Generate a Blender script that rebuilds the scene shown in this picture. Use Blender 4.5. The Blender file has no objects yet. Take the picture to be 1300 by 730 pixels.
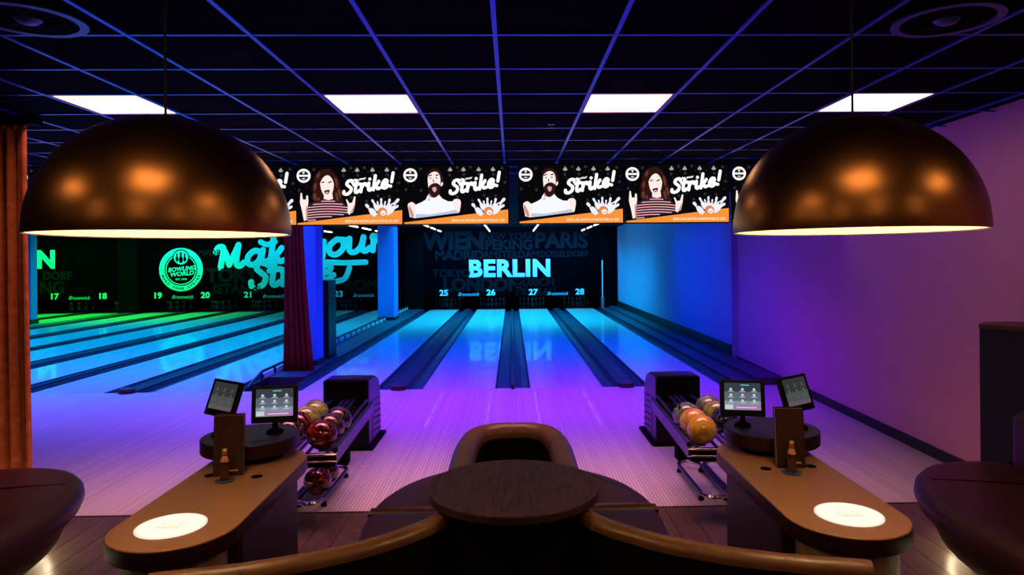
import bpy, math, random
from mathutils import Matrix, Vector
random.seed(7)
PI = math.pi
scene = bpy.context.scene
col = scene.collection

# ------------------------------------------------------------------ camera
F_PX, CX, CY, YAW, ROLL, EYE = 864.1, 669.4, 329.07, 0.0228, 0.0082, 1.879
cam_d = bpy.data.cameras.new('camera')
cam_d.sensor_fit = 'HORIZONTAL'
cam_d.sensor_width = 36.0
cam_d.lens = F_PX / 1300 * 36.0
cam_d.shift_x = (650 - CX) / 1300
cam_d.shift_y = (CY - 365) / 1300
cam_d.clip_start = 0.05
cam_d.clip_end = 200
cam = bpy.data.objects.new('camera', cam_d)
col.objects.link(cam)
cam.matrix_world = (Matrix.Translation((0, 0, EYE)) @ Matrix.Rotation(-YAW, 4, 'Z')
                    @ Matrix.Rotation(PI / 2, 4, 'X') @ Matrix.Rotation(-ROLL, 4, 'Z'))
scene.camera = cam

# ------------------------------------------------------------------ view, world
scene.view_settings.view_transform = 'Standard'
scene.view_settings.look = 'None'
scene.view_settings.gamma = 1.0
scene.view_settings.use_curve_mapping = False
scene.view_settings.exposure = 0.0
w = bpy.data.worlds.new('world'); scene.world = w
w.use_nodes = True
w.node_tree.nodes['Background'].inputs[0].default_value = (0.05, 0.08, 0.5, 1)
w.node_tree.nodes['Background'].inputs[1].default_value = 0.004


# ------------------------------------------------------------------ coloured lighting of the hall (ceiling mounted floods)
def area(name, loc, sx, sy, color, power, rot=(0, 0, 0), spread=150):
    d = bpy.data.lights.new(name, 'AREA')
    d.shape = 'RECTANGLE'; d.size = sx; d.size_y = sy
    d.color = color; d.energy = power; d.spread = math.radians(spread)
    o = bpy.data.objects.new(name, d); col.objects.link(o)
    o.location = loc; o.rotation_euler = rot
    return o


R = math.radians
area('cyan_flood', (-0.2, 22.0, 2.9), 7.0, 6.4, (0.0, 0.50, 1.0), 760, spread=120)
area('blue_flood', (0.2, 14.6, 2.9), 7.0, 4.0, (0.0, 0.05, 1.0), 290, spread=115)
area('violet_flood', (-0.1, 10.9, 2.9), 6.8, 2.0, (0.08, 0.01, 1.0), 185, spread=110)
area('purple_flood', (-0.4, 9.0, 2.9), 6.4, 1.6, (0.27, 0.02, 1.0), 150, spread=98)
area('purple_flood_near', (-0.4, 7.2, 2.93), 5.8, 1.2, (0.30, 0.03, 1.0), 50, spread=85)
area('pink_flood', (-0.6, 5.45, 2.95), 6.4, 0.8, (1.0, 0.36, 0.48), 44, spread=75)
area('cyan_flood_neighbour', (-9.2, 17.2, 2.9), 9.5, 9.0, (0.0, 0.40, 1.0), 780, spread=130)
area('blue_flood_neighbour', (-7.6, 11.6, 2.9), 8.5, 3.0, (0.02, 0.16, 1.0), 520, spread=130)
area('violet_flood_neighbour', (-6.5, 8.6, 2.9), 6.0, 1.8, (0.20, 0.04, 1.0), 120, spread=120)
area('green_flood', (-14.6, 23.4, 2.9), 8.6, 3.6, (0.02, 1.0, 0.05), 420, spread=120)
area('wall_wash_blue', (2.9, 17.0, 2.9), 0.6, 10.0, (0.0, 0.25, 1.0), 60, rot=(0, R(40), 0), spread=120)
area('mask_wash', (0.0, 24.2, 2.92), 6.4, 0.3, (0.10, 0.36, 1.0), 150, rot=(R(50), 0, 0), spread=120)
area('mask_wash_neighbour', (-8.8, 24.2, 2.92), 9.6, 0.3, (0.0, 0.62, 0.72), 62, rot=(R(50), 0, 0), spread=120)
area('mask_wash_green', (-16.6, 24.2, 2.92), 4.5, 0.3, (0.0, 1.0, 0.25), 30, rot=(R(50), 0, 0), spread=120)

# ------------------------------------------------------------------ materials
MATS = {}


def _new(name):
    m = bpy.data.materials.new(name); m.use_nodes = True
    return m, m.node_tree.nodes, m.node_tree.links, m.node_tree.nodes['Principled BSDF']


def mat(name, c, rough=0.5, metal=0.0, spec=0.5, var=0.12, scale=8.0, bump=0.0, bscale=40.0, coat=0.0, stretch=None):
    m, n, l, b = _new(name)
    b.inputs['Roughness'].default_value = rough
    b.inputs['Metallic'].default_value = metal
    b.inputs['Specular IOR Level'].default_value = spec
    b.inputs['Coat Weight'].default_value = coat
    tc = n.new('ShaderNodeTexCoord'); no = n.new('ShaderNodeTexNoise'); ra = n.new('ShaderNodeValToRGB')
    no.inputs['Scale'].default_value = scale; no.inputs['Detail'].default_value = 4
    vec = tc.outputs['Object']
    if stretch:
        mp = n.new('ShaderNodeMapping'); mp.inputs['Scale'].default_value = stretch
        l.new(vec, mp.inputs[0]); vec = mp.outputs[0]
    l.new(vec, no.inputs['Vector'])
    ra.color_ramp.elements[0].color = tuple(max(0, x * (1 - var)) for x in c) + (1,)
    ra.color_ramp.elements[1].color = tuple(min(1, x * (1 + var)) for x in c) + (1,)
    ra.color_ramp.elements[0].position = 0.3; ra.color_ramp.elements[1].position = 0.7
    l.new(no.outputs['Fac'], ra.inputs[0]); l.new(ra.outputs[0], b.inputs['Base Color'])
    if bump:
        n2 = n.new('ShaderNodeTexNoise'); n2.inputs['Scale'].default_value = bscale; n2.inputs['Detail'].default_value = 3
        bp = n.new('ShaderNodeBump'); bp.inputs['Strength'].default_value = bump; bp.inputs['Distance'].default_value = 0.01
        l.new(vec, n2.inputs['Vector']); l.new(n2.outputs['Fac'], bp.inputs['Height']); l.new(bp.outputs[0], b.inputs['Normal'])
    MATS[name] = m
    return m


def emit(name, c, s=1.0):
    m, n, l, b = _new(name)
    b.inputs['Base Color'].default_value = tuple(x * 0.03 for x in c) + (1,)
    b.inputs['Roughness'].default_value = 0.6
    b.inputs['Specular IOR Level'].default_value = 0.1
    b.inputs['Emission Color'].default_value = tuple(c) + (1,)
    b.inputs['Emission Strength'].default_value = s
    MATS[name] = m
    return m


def boards(name, c, width, gap=0.1, dark=0.45, var=0.12, rough=0.25, axis='X', coat=0.0, spec=0.5):
    """narrow timber boards running along Y: a dark joint every `width` and a tone per board"""
    m, n, l, b = _new(name)
    b.inputs['Roughness'].default_value = rough
    b.inputs['Coat Weight'].default_value = coat
    b.inputs['Specular IOR Level'].default_value = spec
    geo = n.new('ShaderNodeNewGeometry'); sep = n.new('ShaderNodeSeparateXYZ'); l.new(geo.outputs['Position'], sep.inputs[0])
    dv = n.new('ShaderNodeMath'); dv.operation = 'DIVIDE'; dv.inputs[1].default_value = width
    l.new(sep.outputs[axis], dv.inputs[0])
    fr = n.new('ShaderNodeMath'); fr.operation = 'FRACT'; l.new(dv.outputs[0], fr.inputs[0])
    fl = n.new('ShaderNodeMath'); fl.operation = 'FLOOR'; l.new(dv.outputs[0], fl.inputs[0])
    wn = n.new('ShaderNodeTexWhiteNoise'); wn.noise_dimensions = '1D'; l.new(fl.outputs[0], wn.inputs['W'])
    ra = n.new('ShaderNodeMapRange'); ra.inputs['To Min'].default_value = 1 - var; ra.inputs['To Max'].default_value = 1 + var
    l.new(wn.outputs['Value'], ra.inputs['Value'])
    lt = n.new('ShaderNodeMath'); lt.operation = 'LESS_THAN'; lt.inputs[1].default_value = gap; l.new(fr.outputs[0], lt.inputs[0])
    mr = n.new('ShaderNodeMapRange'); mr.inputs['To Min'].default_value = 1; mr.inputs['To Max'].default_value = dark
    l.new(lt.outputs[0], mr.inputs['Value'])
    mu = n.new('ShaderNodeMath'); mu.operation = 'MULTIPLY'; l.new(ra.outputs[0], mu.inputs[0]); l.new(mr.outputs[0], mu.inputs[1])
    mx = n.new('ShaderNodeMix'); mx.data_type = 'RGBA'; mx.blend_type = 'MULTIPLY'; mx.inputs['Factor'].default_value = 1
    mx.inputs['A'].default_value = tuple(c) + (1,)
    cb = n.new('ShaderNodeCombineColor')
    for i in range(3): l.new(mu.outputs[0], cb.inputs[i])
    l.new(cb.outputs[0], mx.inputs['B']); l.new(mx.outputs['Result'], b.inputs['Base Color'])
    MATS[name] = m
    return m


def wood(name, c1, c2, rough=0.4, scale=6.0, stretch=(8, 1, 8), spec=0.5):
    m, n, l, b = _new(name)
    b.inputs['Roughness'].default_value = rough; b.inputs['Specular IOR Level'].default_value = spec
    tc = n.new('ShaderNodeTexCoord'); mp = n.new('ShaderNodeMapping'); mp.inputs['Scale'].default_value = stretch
    no = n.new('ShaderNodeTexNoise'); no.inputs['Scale'].default_value = scale; no.inputs['Detail'].default_value = 6
    no.inputs['Distortion'].default_value = 0.6
    oi = n.new('ShaderNodeObjectInfo'); ad = n.new('ShaderNodeVectorMath'); ad.operation = 'ADD'
    l.new(tc.outputs['Object'], mp.inputs[0]); l.new(mp.outputs[0], ad.inputs[0]); l.new(oi.outputs['Location'], ad.inputs[1])
    l.new(ad.outputs[0], no.inputs['Vector'])
    ra = n.new('ShaderNodeValToRGB'); ra.color_ramp.elements[0].color = tuple(c1) + (1,); ra.color_ramp.elements[1].color = tuple(c2) + (1,)
    ra.color_ramp.elements[0].position = 0.35; ra.color_ramp.elements[1].position = 0.65
    l.new(no.outputs['Fac'], ra.inputs[0]); l.new(ra.outputs[0], b.inputs['Base Color'])
    MATS[name] = m
    return m


def speckle(name, c1, c2, scale=16, rough=0.12):
    m, n, l, b = _new(name)
    b.inputs['Roughness'].default_value = rough; b.inputs['Coat Weight'].default_value = 0.6
    tc = n.new('ShaderNodeTexCoord'); no = n.new('ShaderNodeTexNoise'); no.inputs['Scale'].default_value = scale
    no.inputs['Detail'].default_value = 5; no.inputs['Distortion'].default_value = 1.2
    ra = n.new('ShaderNodeValToRGB'); ra.color_ramp.elements[0].color = tuple(c1) + (1,); ra.color_ramp.elements[1].color = tuple(c2) + (1,)
    ra.color_ramp.elements[0].position = 0.42; ra.color_ramp.elements[1].position = 0.6
    l.new(tc.outputs['Object'], no.inputs['Vector']); l.new(no.outputs['Fac'], ra.inputs[0]); l.new(ra.outputs[0], b.inputs['Base Color'])
    MATS[name] = m
    return m


boards('lane_maple', (0.62, 0.60, 0.58), 0.0276, gap=0.08, dark=0.75, var=0.07, rough=0.22, coat=0.3)
boards('approach_maple', (0.60, 0.55, 0.50), 0.0276, gap=0.22, dark=0.45, var=0.10, rough=0.38, coat=0.1)
mat('pin_deck', (0.45, 0.36, 0.26), 0.4)
mat('gutter', (0.02, 0.028, 0.06), 0.35, var=0.2, scale=3)
mat('capping', (0.016, 0.02, 0.04), 0.4, var=0.2, scale=3)
mat('platform', (0.03, 0.035, 0.06), 0.5, var=0.2, scale=2)
mat('lane_mark', (0.05, 0.04, 0.04), 0.4)
mat('nose_rubber', (0.03, 0.008, 0.01), 0.5)
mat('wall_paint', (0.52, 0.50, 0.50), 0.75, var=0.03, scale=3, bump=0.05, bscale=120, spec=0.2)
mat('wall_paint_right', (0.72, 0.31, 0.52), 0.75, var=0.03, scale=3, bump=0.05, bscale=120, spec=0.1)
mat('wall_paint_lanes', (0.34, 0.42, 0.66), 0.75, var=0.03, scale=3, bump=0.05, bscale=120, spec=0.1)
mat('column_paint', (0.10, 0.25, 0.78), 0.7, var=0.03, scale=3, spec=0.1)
mat('black_wall', (0.003, 0.003, 0.004), 0.85, spec=0.0)
mat('rear_wall', (0.16, 0.08, 0.045), 0.7)
mat('baseboard', (0.01, 0.01, 0.012), 0.5)
mat('ceiling_tile', (0.004, 0.004, 0.006), 0.9, var=0.25, scale=60, bump=0.3, bscale=200, spec=0.02)
mat('ceiling_slab', (0.008, 0.008, 0.01), 0.95, spec=0.05)
mat('ceiling_grid', (0.010, 0.07, 0.60), 0.35, 0.5, var=0.05)  # blue light from the lanes put into the grid's base colour
mat('grid_metal', (0.30, 0.30, 0.33), 0.4, 0.4, var=0.05)
wood('floor_oak', (0.06, 0.035, 0.022), (0.12, 0.075, 0.05), 0.35, 5, (9, 1, 9))
wood('table_oak', (0.012, 0.004, 0.008), (0.075, 0.026, 0.042), 0.45, 7, (9, 1, 9), spec=0.2)
mat('table_edge', (0.03, 0.014, 0.008), 0.35)
mat('floor_joint', (0.01, 0.008, 0.006), 0.8)
mat('laminate', (0.31, 0.155, 0.075), 0.42, var=0.04, scale=20)
mat('laminate_edge', (0.026, 0.007, 0.008), 0.45, var=0.06, spec=0.2)
mat('shelf_laminate', (0.014, 0.012, 0.06), 0.38, var=0.05, spec=0.3)
wood('console_leg_wood', (0.16, 0.09, 0.045), (0.30, 0.18, 0.09), 0.5, 4, (6, 6, 1))
mat('dark_panel', (0.030, 0.014, 0.010), 0.5, spec=0.2)
mat('black_plastic', (0.005, 0.005, 0.006), 0.35, spec=0.2)
mat('matte_black', (0.003, 0.003, 0.004), 0.75, spec=0.04)
mat('hood_plastic', (0.024, 0.015, 0.045), 0.32)
mat('chrome', (0.6, 0.58, 0.56), 0.18, 1.0, var=0.03)
mat('blue_steel', (0.11, 0.08, 0.22), 0.34, 0.8, var=0.05)
mat('leather', (0.046, 0.011, 0.009), 0.40, var=0.25, scale=5, bump=0.15, bscale=90, spec=0.3)
mat('leather_trim', (0.13, 0.055, 0.022), 0.36, var=0.2, scale=6, bump=0.12, bscale=90)
mat('leather_back', (0.005, 0.003, 0.003), 0.7, var=0.2, spec=0.05)
mat('bronze', (0.46, 0.20, 0.06), 0.31, 1.0, var=0.06, scale=3)
mat('lamp_inside', (0.85, 0.80, 0.72), 0.6, var=0.01)
mat('cable', (0.01, 0.01, 0.01), 0.6)
mat('curtain_orange', (0.62, 0.17, 0.05), 0.85, var=0.25, scale=14, spec=0.1)
mat('curtain_red', (0.24, 0.012, 0.012), 0.85, var=0.25, scale=14, spec=0.1)
mat('cabinet_navy', (0.006, 0.008, 0.07), 0.5, var=0.1)
mat('cabinet_top', (0.12, 0.05, 0.05), 0.5)
wood('menu_wood', (0.018, 0.006, 0.003), (0.040, 0.014, 0.006), 0.3, 5, (8, 8, 1))
mat('menu_edge', (0.45, 0.30, 0.18), 0.5)
mat('bottle_glass', (0.05, 0.010, 0.004), 0.08, coat=0.6)
mat('bottle_label', (0.55, 0.25, 0.14), 0.5)
mat('bottle_label_red', (0.5, 0.04, 0.03), 0.5)
mat('bottle_cap', (0.75, 0.55, 0.25), 0.3, 0.7)
mat('coaster_blue', (0.02, 0.05, 0.16), 0.35)
mat('mask_dark', (0.0012, 0.0013, 0.0024), 0.8, var=0.1, spec=0.0)
mat('mask_ghost', (0.0045, 0.010, 0.012), 0.8, spec=0.0)
mat('mask_cyan', (0.25, 0.80, 0.85), 0.7, var=0.02, spec=0.1)
mat('mask_pale', (0.45, 0.82, 0.85), 0.7, var=0.02, spec=0.1)
mat('mask_blue', (0.36, 0.60, 1.0), 0.7, var=0.02, spec=0.1)
mat('mask_dim', (0.16, 0.45, 0.50), 0.7, var=0.02, spec=0.1)
mat('mask_white', (0.7, 0.7, 0.7), 0.6)
mat('pin_white', (0.5, 0.48, 0.46), 0.25)
mat('pin_red', (0.5, 0.03, 0.03), 0.3)
mat('rail_white', (0.85, 0.85, 0.85), 0.5)
mat('screen_black', (0.004, 0.004, 0.005), 0.25)
mat('vent_metal', (0.05, 0.08, 0.30), 0.4, 0.4)
emit('panel_light', (1.0, 0.58, 0.28), 4.6)
emit('panel_rim', (1.0, 0.93, 0.80), 1.0)
emit('bulb', (1.0, 0.80, 0.50), 14)
emit('led_tube', (0.75, 0.92, 1.0), 3.0)
emit('under_led', (1.0, 0.82, 0.52), 26)
emit('emblem_glow', (1.0, 0.90, 0.72), 1.15)
emit('emblem_line', (1.0, 0.80, 0.62), 0.9)
# picture on the advertising screens (flat print on a lit display)
for nm, c, s in [('ad_black', (0.002, 0.002, 0.003), 1), ('ad_orange', (0.95, 0.30, 0.045), 1), ('ad_white', (1, 1, 1), 1.05),
                 ('ad_grey', (0.030, 0.027, 0.027), 1), ('ad_bokeh', (0.38, 0.36, 0.36), 1), ('ad_glint', (0.014, 0.013, 0.013), 1),
                 ('ad_skin', (1.0, 0.85, 0.80), 1), ('ad_skin_shade', (0.62, 0.30, 0.24), 1), ('ad_hair', (0.030, 0.007, 0.005), 1),
                 ('ad_hair_light', (0.13, 0.038, 0.02), 1), ('ad_dark', (0.02, 0.008, 0.01), 1), ('ad_red', (0.40, 0.025, 0.035), 1),
                 ('ad_navy', (0.02, 0.014, 0.045), 1), ('ad_shirt', (0.93, 0.95, 1.0), 1), ('ad_shirt_shade', (0.50, 0.58, 0.72), 1),
                 ('ad_pin', (0.85, 0.88, 0.95), 1), ('ad_pin_shade', (0.45, 0.50, 0.62), 1), ('ad_ball', (0.80, 0.25, 0.08), 1),
                 ('ad_tongue', (0.75, 0.35, 0.35), 1), ('ad_url', (1.0, 0.80, 0.55), 1),
                 ('ui_top', (0.035, 0.045, 0.06), 1), ('ui_mid', (0.10, 0.13, 0.17), 1), ('ui_low', (0.22, 0.27, 0.33), 1),
                 ('ui_icon', (0.55, 0.6, 0.65), 1), ('ui_purple', (0.42, 0.14, 0.42), 1), ('ui_teal', (0.1, 0.5, 0.5), 1),
                 ('ui_dim_top', (0.03, 0.035, 0.035), 1), ('ui_dim_low', (0.065, 0.075, 0.075), 1), ('ui_dim_icon', (0.09, 0.10, 0.10), 1),
                 ('ui_dim_purple', (0.14, 0.07, 0.12), 1)]:
    emit(nm, c, s)
speckle('ball_yellow', (0.62, 0.32, 0.03), (0.80, 0.50, 0.06), 9)
speckle('ball_orange', (0.50, 0.24, 0.03), (0.74, 0.44, 0.08), 14)
speckle('ball_grey', (0.07, 0.11, 0.07), (0.20, 0.26, 0.15), 16)
speckle('ball_olive', (0.13, 0.16, 0.02), (0.34, 0.38, 0.06), 16)
speckle('ball_navy', (0.006, 0.008, 0.03), (0.02, 0.03, 0.10), 20)
speckle('ball_red', (0.03, 0.002, 0.004), (0.24, 0.014, 0.01), 13)
speckle('ball_dark', (0.012, 0.004, 0.008), (0.08, 0.026, 0.018), 18)


# ------------------------------------------------------------------ mesh building
class MB:
    def __init__(s):
        s.v = []; s.f = []; s.m = []

    def add(s, vs, fs, mi=0):
        k = len(s.v); s.v += [tuple(p) for p in vs]
        s.f += [tuple(i + k for i in f) for f in fs]; s.m += [mi] * len(fs)
        return s

    def box(s, c, d, mi=0, M=None):
        x, y, z = (q / 2 for q in d)
        vs = [Vector((a * x, b * y, e * z)) for a in (-1, 1) for b in (-1, 1) for e in (-1, 1)]
        if M is not None: vs = [M @ q for q in vs]
        vs = [q + Vector(c) for q in vs]
        return s.add(vs, [(0, 1, 3, 2), (4, 6, 7, 5), (0, 4, 5, 1), (2, 3, 7, 6), (0, 2, 6, 4), (1, 5, 7, 3)], mi)

    def bbox(s, x0, x1, y0, y1, z0, z1, mi=0):
        return s.box(((x0 + x1) / 2, (y0 + y1) / 2, (z0 + z1) / 2), (x1 - x0, y1 - y0, z1 - z0), mi)

    def prism(s, poly, z0, z1, mi=0):
        n = len(poly)
        vs = [(x, y, z0) for x, y in poly] + [(x, y, z1) for x, y in poly]
        return s.add(vs, [tuple(range(n - 1, -1, -1)), tuple(range(n, 2 * n))] + [(i, (i + 1) % n, (i + 1) % n + n, i + n) for i in range(n)], mi)

    def lathe(s, prof, n=32, c=(0, 0, 0), mi=0, close=False):
        vs = []; fs = []
        for r, z in prof:
            for k in range(n):
                a = 2 * PI * k / n
                vs.append((c[0] + r * math.cos(a), c[1] + r * math.sin(a), c[2] + z))
        m = len(prof)
        for j in range(m - 1 if not close else m):
            j2 = (j + 1) % m
            for k in range(n):
                k2 = (k + 1) % n
                fs.append((j * n + k, j * n + k2, j2 * n + k2, j2 * n + k))
        return s.add(vs, fs, mi)

    def tube(s, path, r, n=8, closed=False, mi=0):
        P = [Vector(p) for p in path]; m = len(P); vs = []; fs = []
        prev = None
        for i in range(m):
            a = P[(i - 1) % m] if (closed or i > 0) else P[i]
            b = P[(i + 1) % m] if (closed or i < m - 1) else P[i]
            t = (b - a).normalized()
            if prev is None:
                up = Vector((0, 0, 1)) if abs(t.z) < 0.9 else Vector((1, 0, 0))
                u = t.cross(up).normalized()
            else:
                u = (prev - t * prev.dot(t)).normalized()
            prev = u; q = t.cross(u)
            rr = r[i] if isinstance(r, (list, tuple)) else r
            for k in range(n):
                an = 2 * PI * k / n
                vs.append(P[i] + u * (rr * math.cos(an)) + q * (rr * math.sin(an)))
        for i in range(m if closed else m - 1):
            i2 = (i + 1) % m
            for k in range(n):
                fs.append((i * n + k, i * n + (k + 1) % n, i2 * n + (k + 1) % n, i2 * n + k))
        if not closed:
            fs.append(tuple(range(n - 1, -1, -1))); fs.append(tuple((m - 1) * n + k for k in range(n)))
        return s.add(vs, fs, mi)

    def ball(s, c, r, n=24, m=14, sc=(1, 1, 1), mi=0):
        prof = [(r * math.sin(PI * j / m), -r * math.cos(PI * j / m)) for j in range(m + 1)]
        prof[0] = (1e-4, -r); prof[-1] = (1e-4, r)
        k = len(s.v); s.lathe(prof, n, mi=mi)
        s.v[k:] = [(c[0] + x * sc[0], c[1] + y * sc[1], c[2] + z * sc[2]) for x, y, z in s.v[k:]]
        return s

    def loft(s, contour, prof, mi=0):
        """closed contour (ccw, xy), prof = [(inset, z)...] from the bottom up; capped"""
        n = len(contour); P = [Vector(p) for p in contour]; nor = []
        for i in range(n):
            t = (P[(i + 1) % n] - P[i - 1]).normalized(); nor.append(Vector((-t.y, t.x)))
        vs = []; fs = []
        for ins, z in prof:
            vs += [(P[i].x + nor[i].x * ins, P[i].y + nor[i].y * ins, z) for i in range(n)]
        for j in range(len(prof) - 1):
            for i in range(n):
                i2 = (i + 1) % n
                fs.append((j * n + i, j * n + i2, (j + 1) * n + i2, (j + 1) * n + i))
        k = len(prof) - 1
        fs.append(tuple(range(n - 1, -1, -1))); fs.append(tuple(k * n + i for i in range(n)))
        return s.add(vs, fs, mi)

    def sweep(s, path, prof, mi=0, taper=True):
        """open xy path, prof = closed [(offset to the left of the path, z)...]"""
        P = [Vector(p) for p in path]; n = len(P); m = len(prof); vs = []; fs = []
        zc = sum(z for _, z in prof) / m; oc = sum(o for o, _ in prof) / m
        for i in range(n):
            t = (P[min(i + 1, n - 1)] - P[max(i - 1, 0)]).normalized(); q = Vector((-t.y, t.x))
            k = 1.0
            if taper and i in (0, n - 1): k = 0.90
            for o, z in prof:
                oo = oc + (o - oc) * k; zz = zc + (z - zc) * (1 if z < zc else k + (1 - k) * 0.6)
                vs.append((P[i].x + q.x * oo, P[i].y + q.y * oo, zz))
        for i in range(n - 1):
            for k in range(m):
                k2 = (k + 1) % m
                fs.append((i * m + k, (i + 1) * m + k, (i + 1) * m + k2, i * m + k2))
        fs.append(tuple(range(m))); fs.append(tuple((n - 1) * m + k for k in range(m - 1, -1, -1)))
        return s.add(vs, fs, mi)

    def mesh(s, name, mats, smooth=False):
        me = bpy.data.meshes.new(name); me.from_pydata(s.v, [], s.f)
        for m in (mats if isinstance(mats, (list, tuple)) else [mats]): me.materials.append(MATS[m])
        if any(s.m): me.polygons.foreach_set('material_index', s.m)
        if smooth: me.polygons.foreach_set('use_smooth', [True] * len(s.f))
        me.update()
        if smooth:
            try: me.set_sharp_from_angle(angle=R(40))
            except Exception: pass
        return me

    def build(s, name, mats, parent=None, smooth=False):
        return link(name, s.mesh(name, mats, smooth), parent)


def link(name, me, parent=None, loc=None, rot=None):
    o = bpy.data.objects.new(name, me); col.objects.link(o)
    if parent is not None: o.parent = parent
    if loc is not None: o.location = loc
    if rot is not None: o.rotation_euler = rot
    return o


def tag(o, label, cat, group=None):
    o['label'] = label; o['category'] = cat
    if group: o['group'] = group
    return o


def thing(name, label, cat, loc=(0, 0, 0), rz=0.0, group=None):
    o = bpy.data.objects.new(name, None); col.objects.link(o)
    o.empty_display_size = 0.1
    o.location = loc; o.rotation_euler = (0, 0, rz)
    return tag(o, label, cat, group)


def struct(o, label=None, cat=None):
    o['kind'] = 'structure'
    if label: o['label'] = label
    if cat: o['category'] = cat
    return o


def bevel(o, wd=0.01, seg=2):
    m = o.modifiers.new('bevel', 'BEVEL'); m.width = wd; m.segments = seg; m.limit_method = 'ANGLE'
    return o


def catmull(pts, k=8, closed=False):
    n = len(pts); out = []
    P = [Vector(p) for p in pts]
    for i in range(n if closed else n - 1):
        if closed: a, b, c, d = P[i - 1], P[i], P[(i + 1) % n], P[(i + 2) % n]
        else: a, b, c, d = P[max(i - 1, 0)], P[i], P[i + 1], P[min(i + 2, n - 1)]
        for j in range(k):
            t = j / k
            out.append(0.5 * ((2 * b) + (c - a) * t + (2 * a - 5 * b + 4 * c - d) * t * t + (3 * b - a - 3 * c + d) * t ** 3))
    if not closed: out.append(P[-1])
    return [tuple(p) for p in out]


def circle(r, n=48, c=(0, 0)):
    return [(c[0] + r * math.cos(2 * PI * i / n), c[1] + r * math.sin(2 * PI * i / n)) for i in range(n)]


def stadium(x, y0, y1, r, n=18):
    p = [(x + r * math.cos(PI + PI * i / n), y0 + r * math.sin(PI + PI * i / n)) for i in range(n + 1)]
    return p + [(x + r * math.cos(PI * i / n), y1 + r * math.sin(PI * i / n)) for i in range(n + 1)]


# ---- flat lettering: plane is local XZ facing -Y
def text_mesh(name, txt, size, m, bold=0.0, shear=0.0, align='CENTER', spacing=1.0, extrude=0.004):
    cu = bpy.data.curves.new(name, 'FONT'); cu.body = txt; cu.size = size; cu.align_x = align; cu.align_y = 'CENTER'
    cu.offset = bold * size; cu.shear = shear; cu.space_character = spacing; cu.extrude = extrude; cu.resolution_u = 3
    o = bpy.data.objects.new(name, cu); col.objects.link(o)
    bpy.context.view_layer.update()
    me = bpy.data.meshes.new_from_object(o.evaluated_get(bpy.context.evaluated_depsgraph_get()))
    bpy.data.objects.remove(o); bpy.data.curves.remove(cu)
    me.name = name
    me.transform(Matrix.Rotation(PI / 2, 4, 'X'))
    me.materials.clear(); me.materials.append(MATS[m])
    return me


GLYPH = {
    'M': ([[(0.0, 1.2), (0.12, 1.5), (0.38, 1.5), (0.42, 1.1), (0.30, 0.05)], [(0.42, 1.35), (0.62, 0.9), (0.80, 0.2)],
           [(0.80, 0.2), (1.1, 1.0), (1.30, 1.55)], [(1.30, 1.55), (1.22, 0.7), (1.25, 0.15), (1.45, 0.05), (1.65, 0.25)]], 1.72),
    'a': ([[(0.85, 0.85), (0.5, 1.0), (0.14, 0.65), (0.15, 0.17), (0.45, 0.03), (0.78, 0.30), (0.92, 0.9)],
           [(0.98, 1.0), (0.92, 0.22), (1.1, 0.03), (1.3, 0.2)]], 1.3),
    'k': ([[(0.24, 1.75), (0.12, 0.0)], [(0.16, 0.40), (0.50, 0.62), (0.74, 0.98)], [(0.42, 0.56), (0.62, 0.08), (0.98, 0.12)]], 1.0),
    'e': ([[(0.14, 0.42), (0.62, 0.52), (0.74, 0.85), (0.45, 1.0), (0.15, 0.62), (0.2, 0.14), (0.55, 0.0), (0.95, 0.25)]], 1.0),
    'y': ([[(0.08, 0.95), (0.12, 0.35), (0.40, 0.12), (0.72, 0.4), (0.86, 0.95)], [(0.86, 0.95), (0.82, -0.1), (0.55, -0.7), (0.15, -0.65)]], 1.05),
    'o': ([[(0.5, 1.0), (0.13, 0.65), (0.15, 0.17), (0.48, 0.0), (0.84, 0.33), (0.84, 0.82), (0.5, 1.0)], [(0.7, .95), (1.1, 0.85)]], 1.08),
    'u': ([[(0.08, 0.95), (0.1, 0.2), (0.38, 0.02), (0.72, 0.35), (0.84, 0.95)], [(0.84, 0.95), (0.8, 0.2), (0.98, 0.02), (1.2, 0.2)]], 1.2),
    'r': ([[(0.1, 0.85), (0.18, 0.95), (0.15, 0.0)], [(0.16, 0.4), (0.4, 0.9), (0.72, 0.92), (0.78, 0.72)]], 0.9),
    'S': ([[(1.02, 1.3), (0.85, 1.62), (0.42, 1.58), (0.26, 1.25), (0.55, 0.95), (0.88, 0.62), (0.78, 0.18), (0.38, 0.0), (-0.02, 0.12), (-0.05, 0.4)]], 1.1),
    't': ([[(0.32, 1.5), (0.22, 0.25), (0.42, 0.02), (0.72, 0.2)], [(0.0, 1.0), (0.68, 1.05)]], 0.75),
    'i': ([[(0.12, 0.95), (0.13, 0.2), (0.33, 0.02), (0.58, 0.2)], [(0.2, 1.42), (0.21, 1.43)]], 0.6),
    '!': ([[(0.34, 1.75), (0.24, 0.65)], [(0.14, 0.1), (0.15, 0.11)]], 0.5),
    ' ': ([], 0.55)}


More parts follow.
